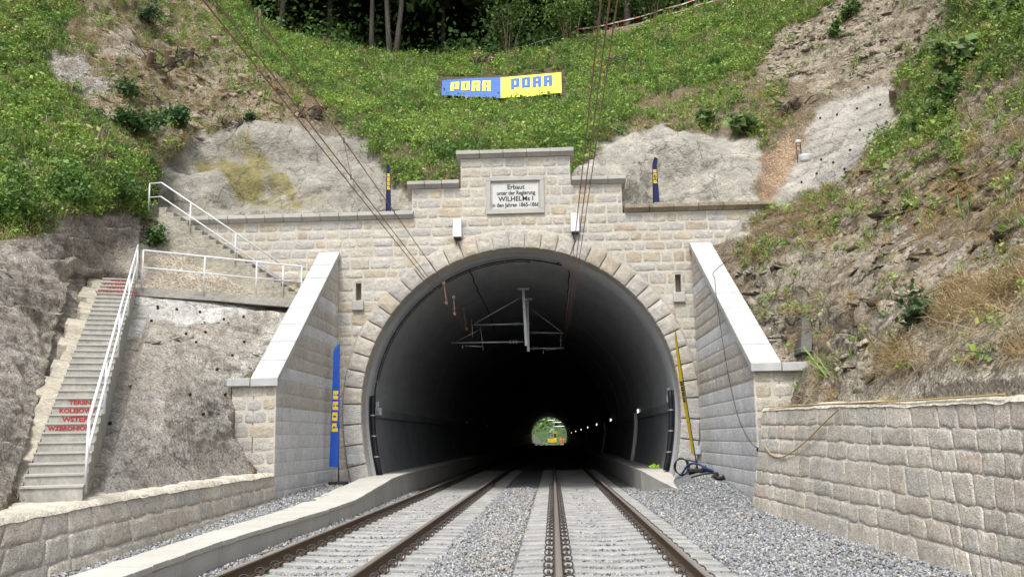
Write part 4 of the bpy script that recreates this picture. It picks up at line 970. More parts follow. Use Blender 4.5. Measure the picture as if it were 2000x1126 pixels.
for side, tc in (('left', TRC[0]), ('right', TRC[1])):
    y = 6.2 if side == 'right' else 6.5; k = 0
    while y < 48:
        if first: o = sl0; first = False
        else:
            o = sl0.copy(); COL.objects.link(o)
            if y < 32:
                for ch in parts: c = ch.copy(); COL.objects.link(c); c.parent = o
        o.location = (tc, y, random.uniform(-.004, .004))
        o['group'] = 'concrete sleepers of the two tracks'
        o['label'] = 'pale concrete sleeper under the %s track %s' % (side, nearby(y))
        y += .60; k += 1
# ------------------------------------------------------------------ loose ballast stones
def rock_templates(n=8, seed=5):
    import bmesh
    rnd = random.Random(seed); out = []
    for _ in range(n):
        bm = bmesh.new()
        for q in range(11):
            v = Vector((rnd.gauss(0, 1), rnd.gauss(0, 1), rnd.gauss(0, 1))).normalized()*rnd.uniform(.75, 1.1); v.z *= .72; v.x *= 1.15; bm.verts.new(v)
        r = bmesh.ops.convex_hull(bm, input=list(bm.verts)); bmesh.ops.delete(bm, geom=[v for v in bm.verts if not v.link_faces], context='VERTS'); bmesh.ops.triangulate(bm, faces=list(bm.faces))
        bm.verts.index_update(); out.append((np.array([v.co[:] for v in bm.verts]), np.array([[v.index for v in f.verts] for f in bm.faces]))); bm.free()
    return out
ROCK = rock_templates()
def stones(name, C, S, cols, N=None):
    T = RNG.integers(0, len(ROCK), len(C)); Vs, Fs, Cs = [], [], []; n0 = 0
    for t, (v, f) in enumerate(ROCK):
        k = np.where(T == t)[0]; m = len(k)
        q = RNG.normal(size=(m, 4)); q /= np.linalg.norm(q, axis=1, keepdims=True); a, b, c, d = q.T
        R = np.stack([1-2*(c*c+d*d), 2*(b*c-a*d), 2*(b*d+a*c), 2*(b*c+a*d), 1-2*(b*b+d*d), 2*(c*d-a*b), 2*(b*d-a*c), 2*(c*d+a*b), 1-2*(b*b+c*c)], 1).reshape(-1, 3, 3)
        vv = np.einsum('mij,nj->mni', R, v)*S[k][:, None, None]
        if N is not None:      # plates lying in the face, drawn out along the beds
            nn = N[k]; hz = np.cross(nn, np.array([0, 0, 1.])); hz /= np.linalg.norm(hz, axis=1, keepdims=True)+1e-9
            vv = vv-.55*(vv*nn[:, None]).sum(-1, keepdims=True)*nn[:, None]+.9*(vv*hz[:, None]).sum(-1, keepdims=True)*hz[:, None]
        vv = vv+C[k][:, None]
        Vs.append(vv.reshape(-1, 3)); Fs.append((f[None]+np.arange(m)[:, None, None]*len(v)).reshape(-1, 3)+n0); Cs.append(np.repeat(cols[k], len(v), 0)); n0 += m*len(v)
    return mesh_np(name, np.concatenate(Vs), np.concatenate(Fs), MT['stones'], cols=np.concatenate(Cs))
def scatter(n, x0, x1, y0, y1, s0, s1):
    x = RNG.uniform(x0, x1, n); y = y0+(y1-y0)*RNG.random(n); return x, y, RNG.uniform(s0, s1, n)
xs, ys2, ss2 = [], [], []
for n, y0, y1, s0, s1 in ((52000, 6.0, 11, .016, .030), (44000, 11, 18, .020, .034), (26000, 18, 30, .024, .040)):
    a, b, c = scatter(n, -6.3, 4.9, y0, y1, s0, s1); xs.append(a); ys2.append(b); ss2.append(c)
x, y, s = map(np.concatenate, (xs, ys2, ss2))
keep = np.ones(len(x), bool)
for rx in RAILX: keep &= np.abs(x-rx) > .10
infl = (x < np.interp(y, [9, 20, 30], [-4.30, -4.42, -4.5])) & (x > np.interp(y, [5, 9.3, 12.4, 18.2, 20.5, 25.6], [-4.8, -4.83, -5.0, -5.25, -5.38, -5.3])); keep &= ~infl
keep &= ~((y > 24.1) & (x > 2.6) & (x < 4.1) & (x > np.interp(y, [24, 25.6, 27.6], [3.1, 2.95, 2.55])) & (x < np.interp(y, [24, 25.6, 27.6], [4.12, 4.0, 3.7])))
keep &= x < np.interp(y, [6, 9.5, 11, 16.3, 19], [4.8, 4.66, 4.54, 4.28, 4.06])
x, y, s = x[keep], y[keep], s[keep]
z = gz(x, y)+RNG.normal(size=len(x))*.012
intrack = np.zeros(len(x), bool)
for tc, y0 in ((TRC[0], 6.5), (TRC[1], 6.2)):
    it = np.abs(x-tc) < 1.32; ph = np.abs(((y-y0+.3) % .6)-.3); on = it & (ph < .15)
    z = np.where(it, -.232+RNG.normal(size=len(x))*.011, z); intrack |= on & (RNG.random(len(x)) > .16)
x, y, z, s = x[~intrack], y[~intrack], z[~intrack], s[~intrack]
tone = RNG.random(len(x)); cc = np.array([.25, .254, .26])*(RNG.lognormal(0, .26, len(x)))[:, None]; warm = tone < (.12+.25*np.exp(-((x+.75)/.45)**2)); cc[warm] *= np.array([1.22, 1.07, .86])
cc[tone > .95] = cc[tone > .95]*.45
cc = np.clip(cc, .05, .5)
tag(stones('ballast_stones', np.stack([x, y, z], 1), s*1.02, cc), kind='stuff')

# ------------------------------------------------------------------ angular rock pieces standing out of the bare faces
uplf = blur(sum(inpoly(wx, wy, REG[q][0]) for q in (2, 3, 4, 5)).clip(0, 1).astype(float), 4)
rk_ = np.maximum(np.maximum(rockR, .6*uplf), .42*gravelm*(fbm(Wf*.9, 2, 97) > -.05)); wR = np.where(ok & (py < 770) & (rk_ > .3), np.clip(cellA, 0, .08)*rk_*np.clip(.35+1.6*fbm(Wf*.8, 3, 98), .03, 1.2), 0)
k = pick(wR, 8500); big = (rockR[k] > .5) | (uplf[k] > .5)
S = np.where(big, np.clip(RNG.lognormal(math.log(.085), .5, len(k)), .03, .25), np.clip(RNG.lognormal(math.log(.055), .45, len(k)), .025, .15))
C = W1[k]-N1[k]*(S*.30)[:, None]
o = stones('rock_outcrop', C, S, np.clip(base[k]*RNG.uniform(.75, 1.25, (len(k), 1))*1.02, .02, .6), N1[k]+RNG.normal(size=(len(k), 3))*.12); o.data.materials.clear(); o.data.materials.append(MT['outcrop']); tag(o, kind='stuff')
# ================================================================== concrete stairs with lettering
def stairs(root_label, A, B, width, n, words, m='stair', txt=.155, thick=.75, text_name='red_lettering'):
    """flight from A (bottom centre) to B (top centre)"""
    A, B = np.array(A, float), np.array(B, float); root = thing('concrete_stairs', root_label, 'stairs', A)
    d = B-A; run = np.array([d[0], d[1], 0]); L = np.linalg.norm(run); fw = run/L; sd = np.array([fw[1], -fw[0], 0]); r = d[2]/n; t = L/n
    mb = MB(); nose = MB()
    for k in range(n):
        p = A+fw*t*k+np.array([0, 0, r*k]); w_ = width/2
        a = [p-sd*w_-np.array([0, 0, thick]), p+sd*w_-np.array([0, 0, thick]), p+sd*w_+np.array([0, 0, r-.028]), p-sd*w_+np.array([0, 0, r-.028])]
        mb.prism(a, fw*(t+.001*(k % 3)))
        q = p-fw*.018+np.array([0, 0, r-.028])
        nose.prism([q-sd*(w_+.006), q+sd*(w_+.006), q+sd*(w_+.006)+np.array([0, 0, .028]), q-sd*(w_+.006)+np.array([0, 0, .028])], fw*(t+.016))
    fl = mb.build('flight', MT[m], root); nose.build('treads', MT['concrete'], root)
    for k, txt_, sz, sh in words:
        p = A+fw*(t*k-.005)+np.array([0, 0, r*k+(r-.028)*.47])+sd*sh
        o = text_mesh(txt_, sz, MT['red'], text_name, lambda u, v: p+sd*u+np.array([0, 0, v]), None, 1.08, .004)
        o.parent = fl
        for v in o.data.vertices: v.co -= Vector(A)
        o.data.update()
    return root, A, fw, sd, r, t
SA = at(100, 970, Y=12.3); SB = at(234, 548, Y=23.0)
NST = 33
rS = (SB[2]-SA[2])/NST
w1 = [(6, 'WZBRONIONY', .088, -.01), (7, 'WSTĘP', .105, .0), (8, 'KOLEJOWY', .098, .0), (9, 'TEREN', .105, .0)]
w2 = [(29, 'WZBRONIONY', .125, .02), (30, 'WSTĘP', .125, .0), (31, 'KOLEJOWY', .125, .02), (32, 'TEREN', .125, .02)]
st, sA, fw, sd, rr_, tt_ = stairs('long narrow concrete stairs at left with red lettering on the risers', SA, SB, .76, NST, w1+w2)
MT['stringer'] = mat('rough_stair_side', (.37, .34, .275), .95, noise=[(1.3, .22), (9, .2), (35, .15)], bump=[(7, .06), (30, .02)])
# upper flight along the portal wall
UA = at(585, 583, Y=25.95); UB = at(322, 412, Y=25.95)
stairs('upper concrete stairs climbing left along the portal wall', UA, UB, .8, 19, [(2, 'WZBRONIONY', .1, 0), (4, 'WSTĘP', .1, 0), (6, 'KOLEJOWY', .1, 0), (8, 'TEREN', .1, 0)], m='stringer', thick=1.5)
# landing path between the two flights
LP = [at(262, 560, Y=23.2), at(420, 571, Y=24.2), at(600, 587, Y=25.3)]
mb = MB()
a0, a1, a2 = LP
bk = [a0+np.array([.1, 1.1, .0]), a1+np.array([.1, 1.2, .0]), a2+np.array([.0, 1.0, .0])]
for p, q, r, s in ((a0, a1, bk[1], bk[0]), (a1, a2, bk[2], bk[1])): mb.prism([p, q, r, s], (0, 0, -.22))
solo(mb, 'landing_path', MT['shot'], 'grey sprayed concrete ledge between the lower and upper stairs', 'path', a0)
# beige gutter strip on the left of the lower stairs
mb = MB()
for k in range(26):
    f0, f1 = k/26, (k+1)/26; p = SA+(SB-SA)*f0-sd*(.40+.0); q = SA+(SB-SA)*f1-sd*.40
    _w = lambda q: .27+.07*math.sin(q*.9)+.06*math.sin(q*2.3)+.05*math.sin(q*4.1); wv0, wv1 = _w(k), _w(k+1)
    mb.prism([p, p-sd*wv0+np.array([0, 0, .05]), p-sd*wv0-np.array([0, 0, .5]), p-np.array([0, 0, .5])], q-p)
solo(mb, 'stair_gutter', mat('beige_mortar', (.35, .315, .25), .95, noise=[(2, .25), (14, .25)], bump=[(12, .04)]), 'rough beige mortar edging along the left side of the stairs', 'edging', SA, smooth=False)

# ------------------------------------------------------------------ hand rails
def handrail(label, posts, tops, h_mid=.5, r=.021, extra=None, dbl=False):
    """posts: list of (foot, top); rails run through the tops and the mids"""
    root = thing('handrail', label, 'handrail', posts[0][0])
    for f, t in posts: MB().tube([f, t], r, 8).build('post', MT['white'], root, smooth=True)
    MB().tube([np.array(t) for t in tops[0]], r*1.1, 8).build('top_rail', MT['white'], root, smooth=True)
    MB().tube([np.array(t) for t in tops[1]], r*.95, 8).build('middle_rail', MT['white'], root, smooth=True)
    return root
up = np.array([0, 0, 1.0])
def sp(k, s): return SA+fw*tt_*k+up*rr_*k+sd*s
posts = []; tp = []; mp = []
for k in (0.3, 8, 16, 24, 32.8):
    f = sp(k, .40); posts.append((f, f+up*.98))
for k in np.linspace(.3, 32.8, 5): f = sp(k, .40); tp.append(f+up*.98); mp.append(f+up*.52)
handrail('white tubular handrail rising along the right of the lower stairs', posts, (tp, mp))
l0, l1 = at(277, 556, Y=23.25), at(588, 583, Y=25.4)
posts = []; 
for f in (0, .37, .70, 1.0):
    p = l0+(l1-l0)*f; posts.append((p-up*.1, p+up*.92))
t0 = [l0+up*.92, l1+up*.92, l1+(l1-l0)*.03+up*.88]; handrail('white tubular railing along the ledge at the top of the lower stairs', posts, (t0, [l0+up*.46, l1+up*.46]))
u0, u1 = at(552, 572, Y=25.5), at(313, 409, Y=25.5); u2 = at(290, 411, Y=25.5)
ph = .80
posts = [(u2, u2+up*ph)]+[((u0+(u1-u0)*f)-up*.05, (u0+(u1-u0)*f)+up*ph) for f in (0, .385, .755)]
handrail('white tubular handrail climbing beside the upper stairs', posts, ([u2+up*ph, u1+up*ph, u0+up*ph], [u2+up*ph*.48, u1+up*ph*.48, u0+up*ph*.48]))

# ================================================================== feather flags
def flag(label, foot, H, wdt, lean, clothm, txtm, ang, base=True, letters=.5, curl=.0, lo=.12, pole_h=.35):
    """tall feather flag: pole, narrow cloth with rounded top, vertical wordmark; ang = heading of the cloth about z"""
    foot = np.array(foot, float); root = thing('feather_flag', label, 'flag', foot, 'feather flags at the tunnel mouth')
    dx = np.array([math.cos(ang), math.sin(ang), 0]); ny = np.array([-math.sin(ang), math.cos(ang), 0])
    def axis(t): return foot+np.array([lean[0]*t+curl*max(0, t-.75)**2*4*dx[0], lean[1]*t, H*t])
    MB().tube([axis(t) for t in np.linspace(0, 1, 14)], [.016-.009*t for t in np.linspace(0, 1, 14)], 6).build('pole', MT['black'], root, smooth=True)
    V = []; n = 30; k = 6
    for i in range(n+1):
        t = pole_h/H+(1-pole_h/H)*i/n; s = i/n
        wv = wdt*min(1, (max(0, 1-s)/.06)**.5)*(1.0-.38*s)
        for j in range(k+1):
            f = j/k; ripple = .05*math.sin(f*4+s*7)*f*wdt*1.2
            V.append(axis(t)+dx*wv*f+ny*(ripple+.012))
    fs = [(i*(k+1)+j, i*(k+1)+j+1, (i+1)*(k+1)+j+1, (i+1)*(k+1)+j) for i in range(n) for j in range(k)]
    VV = np.array(V); back = VV-ny*.004
    bn = len(VV); allf = fs+[tuple(bn+q for q in f[::-1]) for f in fs]
    cl = mesh_np('cloth', np.concatenate([VV, back]), np.array(allf), clothm, parent=root, smooth=True)
    # wordmark reads upward along the cloth
    for sgn in (1, -1):
        def to3(u, v):
            s = lo+u*letters/4.84
            t = pole_h/H+(1-pole_h/H)*s; f = .5+(.5-v/1.3)*.72*(-1 if math.cos(ang) < 0 else 1)
            wv = wdt*(1.0-.38*s); ripple = .05*math.sin(f*4+s*7)*f*wdt*1.2
            return axis(t)+dx*wv*f+ny*(ripple+.012+(.004 if sgn > 0 else -.008))
        Vw, Fw, _ = wordmark(to3); mesh_np('wordmark', np.array(Vw), np.array(Fw), txtm, parent=cl, off=np.array(root.location))
    if base:
        MB().box((foot[0]-.24, foot[1]-.2, foot[2]-.06), (foot[0]+.24, foot[1]+.2, foot[2]+.03)).build('base_plate', MT['rubber'], root, bevel=.02)
        MB().tube([foot, foot+up*.22], .02, 8).build('socket', MT['black'], root)
    return root
f1 = at(661, 944, Y=25.0); f1[2] = float(gz(f1[0], f1[1]))+.07
flag('tall bright blue feather flag on a black base left of the arch', f1, 3.75, .25, (-.02, 0), MT['blue'], MT['yellow'], math.radians(200), letters=.33, lo=.28, pole_h=.42)
f2 = at(1362, 916, Y=25.2); f2[2] = float(gz(f2[0], f2[1]))+.07
flag('tall yellow feather flag seen edge-on, leaning, right of the arch', f2, 3.7, .36, (-.42, -.1), MT['yellow'], MT['navy'], math.radians(97), letters=.17, lo=.42, pole_h=.42)
f3 = at(754, 415, Y=26.9)
flag('navy feather flag with yellow letters on the left parapet', f3, 1.52, .155, (.02, 0), MT['navy'], MT['yellow'], math.radians(18), base=False, letters=.34, lo=.46, pole_h=.05)
f4 = at(1276, 398, Y=26.9)
flag('navy feather flag with yellow letters on the right parapet', f4, 1.45, .19, (.03, 0), MT['navy'], MT['yellow'], math.radians(3), base=False, letters=.30, lo=.42, pole_h=.05, curl=.3)

# ================================================================== banner on the slope
BQ = [((864, 156), (978, 151), (978, 192), (862, 188)), ((978, 151), (1096, 141), (1097, 181), (978, 192))]
bl = depth(np.array([864., 978, 1096]), np.array([156., 151, 141]))-.45; bm_l = depth(np.array([864., 978, 1096]), np.array([188., 192, 182]))-.45
root = thing('advertising_banner', 'long half blue half yellow banner lying on the grassy slope above the portal', 'banner', at(980, 190, Y=bl[1]))
def ban(side):
    if side == 0: P = [at(864, 157, Y=bl[0]), at(978, 151, Y=bl[1]), at(978, 192, Y=bm_l[1]), at(862, 187, Y=bm_l[0])]
    else: P = [at(978, 151, Y=bl[1]), at(1096, 141, Y=bl[2]), at(1097, 181, Y=bm_l[2]), at(978, 192, Y=bm_l[1])]
    P = [np.array(p) for p in P]
    def to3(u, v, o=0):
        p = (P[0]*(1-u)+P[1]*u)*v+(P[3]*(1-u)+P[2]*u)*(1-v); sag = .02*math.sin(u*3.1)*(1 if side == 0 else -1)+.008*math.sin(u*11+v*5)
        return p+np.array([0, -.03*math.sin(u*9+v*3)-o, sag])
    return to3
for side, (nm, cm, tm, lx, ly, sc) in enumerate((('blue_half', 'banblue', 'banyellow', .15, .26, .55), ('yellow_half', 'banyellow', 'banblue', .17, .36, .52))):
    t3 = ban(side); n = 16; m_ = 6
    V = [t3(a/n, b/m_) for b in range(m_+1) for a in range(n+1)]; fs = [(b*(n+1)+a, b*(n+1)+a+1, (b+1)*(n+1)+a+1, (b+1)*(n+1)+a) for b in range(m_) for a in range(n)]
    VV = np.array(V); allf = fs+[tuple(len(V)+q for q in f[::-1]) for f in fs]
    o = mesh_np(nm, np.concatenate([VV, VV+np.array([0, .01, 0])]), np.array(allf), MT[cm], parent=root, smooth=True)
    kx = .68/4.84
    Vw, Fw, wtot = wordmark(lambda u, v: t3(lx+u*kx, ly+v/1.3*sc, .05))
    mesh_np('wordmark', np.array(Vw), np.array(Fw), MT[tm], parent=o, off=np.array(root.location))

# ================================================================== fittings on the portal
for (u, zt, lab) in ((-2.655, 7.79, 'slim white box on the portal wall, left of the inscription'), (.79, 7.86, 'slim white box on the portal wall right of the inscription, behind wires')):
    root = thing('wall_box', lab, 'box', (u, YP-.06, zt-.56), 'white boxes above the arch')
    MB().box((u-.125, YP-.26, zt-.55), (u+.125, YP-.05, zt)).build('housing', MT['white'], root, bevel=.015)
    MB().box((u-.10, YP-.24, zt-.60), (u+.10, YP-.07, zt-.552)).build('bracket', MT['black'], root)
    MB().tube([(u-.05, YP-.15, zt-.6), (u-.03, YP-.10, zt-.75), (u+.06, YP-.05, zt-.86)], .012, 5).build('lead', MT['rubber'], root)
for (x, y, lb) in ((685, 897, 'small pale blue cover plate low on the left arch stones'), (1361, 878, 'small pale blue cover plate low on the right arch stones')):
    p = at(x, y, Y=YP-.11); solo(MB().box((p[0]-.1, YP-.13, p[2]-.12), (p[0]+.1, YP-.07, p[2]+.12)), 'cover_plate', MT['greybox'], lb, 'cover plate', (p[0], YP-.07, p[2]-.12), 'cover plates on the arch', bevel=.01)
# conduit hugging the arch just inside the mouth
YC = YP+1.0
s0, s1 = .55, tot*.57
c = arc(np.linspace(s0, s1, 90), -.15, YC); q = MB().tube(c, .024, 6)
c2 = arc(np.linspace(s0+3, s1-1, 70), -.20, YC+.02); q.tube(c2, .016, 5)
root = thing('arch_cable', 'black cable clipped in a curve around the inside of the arch', 'cable', c[0]); run_ = q.build('cable_run', MT['rubber'], root, smooth=True)
for k in range(4, 88, 7): MB().box(tuple(c[k]-.018), tuple(c[k]+np.array([.018, .02, .018]))).build('clip', MT['galv'], run_, off=root.location)
# coils near the crown
for (x, y, lb) in ((921, 513, 'loops of black cable hanging left of the crown of the arch'), (1097, 508, 'loops of black cable hanging right of the crown of the arch')):
    p = at(x, y, Y=YP+1.2); q = MB()
    for k in range(3):
        cc = [(p[0]+.17*(1+.1*k)*math.cos(a)+.02*k, p[1]+.02*k, p[2]+.085*math.sin(a+.4*k)) for a in np.linspace(0, 2*math.pi, 16)]; q.tube(cc, .013, 5)
    solo(q, 'cable_coil', MT['rubber'], lb, 'cable', p, 'cable coils at the arch crown', smooth=True)
for x0, lab, sgn in ((-5.03, 'thick black pipe up the left tunnel wall just inside the arch', -1), (3.14, 'thick black pipe up the right tunnel wall just inside the arch', 1)):
    zs = np.linspace(.42, 2.72, 10); pts = [(XC+sgn*(float(hw(z))-.16), YP+.75, z) for z in zs]; root = thing('drain_pipe', lab, 'pipe', pts[0], 'black pipes at the tunnel mouth')
    pi_ = MB().tube(pts, .075, 10).build('pipe', MT['black'], root, smooth=True)
    MB().tube([(p[0]+sgn*-.0-.11*sgn*-1*0+.1*sgn, p[1]-.04, p[2]) for p in pts], .028, 6).build('cable', MT['rubber'], root, smooth=True)
    for z in (.95, 1.55, 2.15): MB().tube([(XC+sgn*(float(hw(z))-.16), YP+.75, z-.015), (XC+sgn*(float(hw(z))-.16), YP+.75, z+.015)], .082, 10).build('pipe_collar', MT['galv'], pi_, off=root.location)
pL = at(740, 803, Y=YP+1.6); pR = at(1308, 777, Y=YP+1.5)
for p, lab in ((pL, 'grey junction box with round cap at the end of the left cable duct'), (pR, 'grey junction box at the end of the right cable duct')):
    root = thing('junction_box', lab, 'box', p-np.array([0, 0, .12]), 'junction boxes at the cable ducts')
    MB().box((p[0]-.1, p[1]-.12, p[2]-.11), (p[0]+.1, p[1]+.05, p[2]+.11)).build('housing', MT['greybox'], root, bevel=.012)
    MB().tube([(p[0]+.0, p[1]-.13, p[2]), (p[0], p[1]-.17, p[2])], .05, 10).build('round_cap', MT['galv'], root)
    MB().box((p[0]-.08, p[1]-.10, p[2]+.115), (p[0]+.02, p[1]+.03, p[2]+.30)).build('upper_box', MT['greybox'], root, bevel=.01)
# camera / lamp bracket under the crown
p = at(1013, 508, Y=YP+1.4); root = thing('crown_bracket', 'dark bracket with a small lamp under the crown of the arch', 'bracket', p)
MB().box((p[0]-.10, p[1]-.1, p[2]-.12), (p[0]+.16, p[1]+.1, p[2]+.02)).build('housing', MT['galv'], root, bevel=.01)
MB().tube([p+np.array([0, 0, 0]), p+np.array([-.04, 0, .33])], .03, 6).build('stem', MT['black'], root)
MB().tube([p+np.array([-.18, 0, -.08]), p+np.array([.22, 0, -.08])], .025, 6).build('arm', MT['galv'], root)

# ================================================================== overhead line
def dropper_post(lab, Y, x_top, x_bot, zt, zb, arms):
    A = np.array([x_top, Y, zt]); B = np.array([x_bot, Y, zb]); root = thing('overhead_line_mast', lab, 'mast', A, 'hanging masts of the overhead line')
    w = .045; MB().prism([A+np.array([-w, -w, 0]), A+np.array([w, -w, 0]), A+np.array([w, w, 0]), A+np.array([-w, w, 0])], B-A).build('hanging_post', MT['galv'], root)
    MB().box((A[0]-.19, Y-.1, zt-.03), (A[0]+.19, Y+.1, zt+.04)).build('head_plate', MT['galv'], root)
    for nm, a, b, r, ins in arms:
        a, b = np.array(a), np.array(b); tb_ = MB().tube([a, b], r, 7).build(nm, MT['galv'], root, smooth=True)
        if ins:
            d = (b-a); 
            for k in range(5):
                f = (.10+.022*k) if ins > 0 else .9-.022*k
                MB().tube([a+d*f, a+d*(f+.01)], r*2.4, 8).build('insulator', MT['greybox'], tb_, off=root.location) if k % 2 == 0 else None
    return root
YM1, YM2 = 31.5, 34.0
P_ = lambda x, y, Y: at(x, y, Y=Y)
dropper_post('steel post hanging from the tunnel roof carrying long arms to the left', YM1, P_(1022, 565, YM1)[0], P_(1028, 675, YM1)[0], P_(1022, 565, YM1)[2], P_(1028, 675, YM1)[2], [
    ('upper_tube', P_(925, 634, YM1), P_(1022, 632, YM1), .028, -1), ('diagonal_tie', P_(926, 632, YM1), P_(1018, 580, YM1), .018, -1), ('lower_tube', P_(882, 669, YM1), P_(1022, 667, YM1), .03, -1),
    ('brace_rod', P_(892, 666, YM1), P_(938, 643, YM1), .01, 0), ('steady_arm', P_(908, 675, YM1), P_(941, 676, YM1), .018, 0), ('arm_drop', P_(904, 671, YM1), P_(903, 681, YM1), .015, 0), ('arm_hanger', P_(938, 636, YM1), P_(944, 683, YM1), .01, 0), ('end_clamp', P_(921, 622, YM1), P_(923, 658, YM1), .013, 0)])
dropper_post('second steel post close behind carrying shorter arms to the right', YM2, P_(1030, 585, YM2)[0], P_(1032, 686, YM2)[0], P_(1030, 585, YM2)[2], P_(1032, 686, YM2)[2], [
    ('upper_tube', P_(1034, 649, YM2), P_(1101, 650, YM2), .026, 1), ('diagonal_tie', P_(1037, 603, YM2), P_(1097, 648, YM2), .016, 1), ('lower_tube', P_(1034, 680, YM2), P_(1101, 679, YM2), .026, 1),
    ('steady_arm', P_(1066, 683, YM2), P_(1098, 679, YM2), .016, 0), ('arm_drop', P_(1062, 681, YM2), P_(1061, 691, YM2), .014, 0), ('hanger_rod', P_(1096, 645, YM2), P_(1095, 683, YM2), .01, 0)])
def wire(lab, px0, px1, Z, r, m, Yend, Ystart=3.5, sag=0, name='overhead_wire', grp='overhead wires of the two tracks'):
    """wire parallel to the track through photo point px0 at height Z"""
    a = at(*px0, Z=Z); X = a[0]
    ys = np.linspace(Ystart, Yend, 24); o = MB().tube([(X+(px1 or 0)*(y-Ystart), y, Z-sag*math.sin((y-Ystart)/(Yend-Ystart)*math.pi)) for y in ys], r, 5)
    q = solo(o, name, m, lab, 'wire', (X, Ystart, Z), grp, smooth=True); return X
ZW = 5.0
x1_ = wire('lower left wire of the near pair slanting down into the arch', (600, 255), 0, ZW, .008, MT['copper'], YM1+4)
x2_ = wire('upper right wire of the left pair slanting down into the arch', (616, 255), 0, ZW+.02, .008, MT['copper'], YM1+4)
x3_ = wire('single carrying wire above the left track, right of the pair', (760, 400), 0, 5.55, .008, MT['copper'], YM1)
x4_ = wire('leftmost of the three wires over the right track', (1130, 400), 0, 5.1, .008, MT['copper'], YM2+14)
x5_ = wire('middle one of the three wires over the right track', (1139, 400), 0, 5.1, .008, MT['copper'], YM2+14)
x6_ = wire('rightmost of the three wires over the right track', (1147, 400), 0, 5.5, .008, MT['copper'], YM2)
MT['hanger'] = mat('dropper_bronze', (.20, .125, .095), .5, metal=.2)
def dropper(lab, a, b, r=.006, m='hanger'):
    a, b = np.array(a), np.array(b); root = thing('wire_dropper', lab, 'dropper wire', b, 'droppers of the overhead line')
    hg = MB().tube([a, b], r, 5).build('hanger', MT[m], root)
    for nm, q0, q1 in (('upper_clamp', a+up*.04, a-up*.04), ('lower_clamp', b+up*.03, b-up*.05)): MB().tube([q0, q1], r*2.6, 6, 0).build(nm, MT[m], hg, off=root.location)
yd = 8.4; dropper('pale hanger wire at upper left, dropping from above the frame to the wires', (x1_+.02, yd, 5.55), (x1_+.02, yd, ZW), .005)
yd = 12.3; dropper('thin hanger wire over the grassy slope left of the banner', (x3_, yd, 5.55), (x2_, yd, ZW+.03), .005)
for (xa, ya, xb, yb, lab) in ((867, 553, 872, 590, 'first copper hanger at the tunnel mouth, highest of the three'), (886, 580, 888, 612, 'second copper hanger at the tunnel mouth, in the middle'), (905, 603, 911, 641, 'third copper hanger at the tunnel mouth, lowest of the three')):
    Yh = (x3_-0)/((ray(xa, ya))[0]/ray(xa, ya)[1]); a = at(xa, ya, Y=Yh); b = at(xb, yb, Y=Yh); dropper(lab, a, b, .016)
# sagging twisted cable from the coils into the tunnel
for (pts, lab) in (([(915, 520, 27.8), (930, 560, 29.5), (955, 610, 34), (968, 650, 42)], 'wavy black cable running from the left coil into the dark'), ([(1113, 510, 27.8), (1110, 560, 30), (1107, 620, 35)], 'wavy black cable dropping from the right coil into the dark')):
    c = [at(x, y, Y=Y) for x, y, Y in pts]; c = [c[0]*(1-f)+c[1]*f if s == 0 else c[s]*(1-f)+c[s+1]*f for s in range(len(c)-1) for f in np.linspace(0, 1, 8)[:-1]]
    c = [p+np.array([.02*math.sin(i*2.1), 0, .02*math.cos(i*1.7)]) for i, p in enumerate(c)]; solo(MB().tube(c, .02, 5), 'hanging_cable', MT['rubber'], lab, 'cable', c[0], 'hanging cables in the tunnel roof', smooth=True)

# ================================================================== tunnel lamps, pipes
for k, Y in enumerate((38.0, 56, 74, 93, 115, 142, 175)):
    Y = Y*1.0; z = 2.42; xw = XC+hw(z)-.06
    root = thing('tunnel_lamp', ('lit wall lamp nearest the mouth on the right tunnel wall', 'second lit lamp along the right tunnel wall', 'third lit lamp along the right tunnel wall')[k] if k < 3 else 'distant lit lamp in the row along the right tunnel wall', 'lamp', (xw, Y, z), 'lamps along the right tunnel wall')
    MB().box((xw-.12, Y-.02, z-.11), (xw, Y+.12, z+.11)).build('housing', MT['greybox'], root, bevel=.01)
    MB().tube([(xw-.08, Y-.03, z-.07), (xw-.08, Y-.03, z+.07)], .035, 8).build('bulb', MT['lamp'], root)
for k, Y in enumerate((38.6, 62, 96)):
    zs = np.linspace(.42, 2.36, 7); pts = [(XC+float(hw(z))-.17, Y, z) for z in zs]
    solo(MB().tube(pts, .085 if k == 0 else .05, 8), 'wall_pipe', MT['pipe'], ('white vertical pipe on the right tunnel wall below the nearest lamp', 'thin pale vertical pipe further along the right tunnel wall', 'faint pale pipe far along the right tunnel wall')[k], 'pipe', pts[0], 'pale pipes on the right tunnel wall', smooth=True)
for k in range(9):
    Y = 58+17*k; z = 2.44; xw = XC-hw(z)+.06
    solo(MB().box((xw, Y-.08, z-.06), (xw+.14, Y+.1, z+.13)).box((xw+.03, Y-.12, z-.02), (xw+.11, Y-.08, z+.06)), 'emergency_light', MT['greybox'], 'small unlit grey lamp above the duct on the left tunnel wall', 'lamp', (xw, Y, z), 'unlit lamps along the left tunnel wall', bevel=.01)

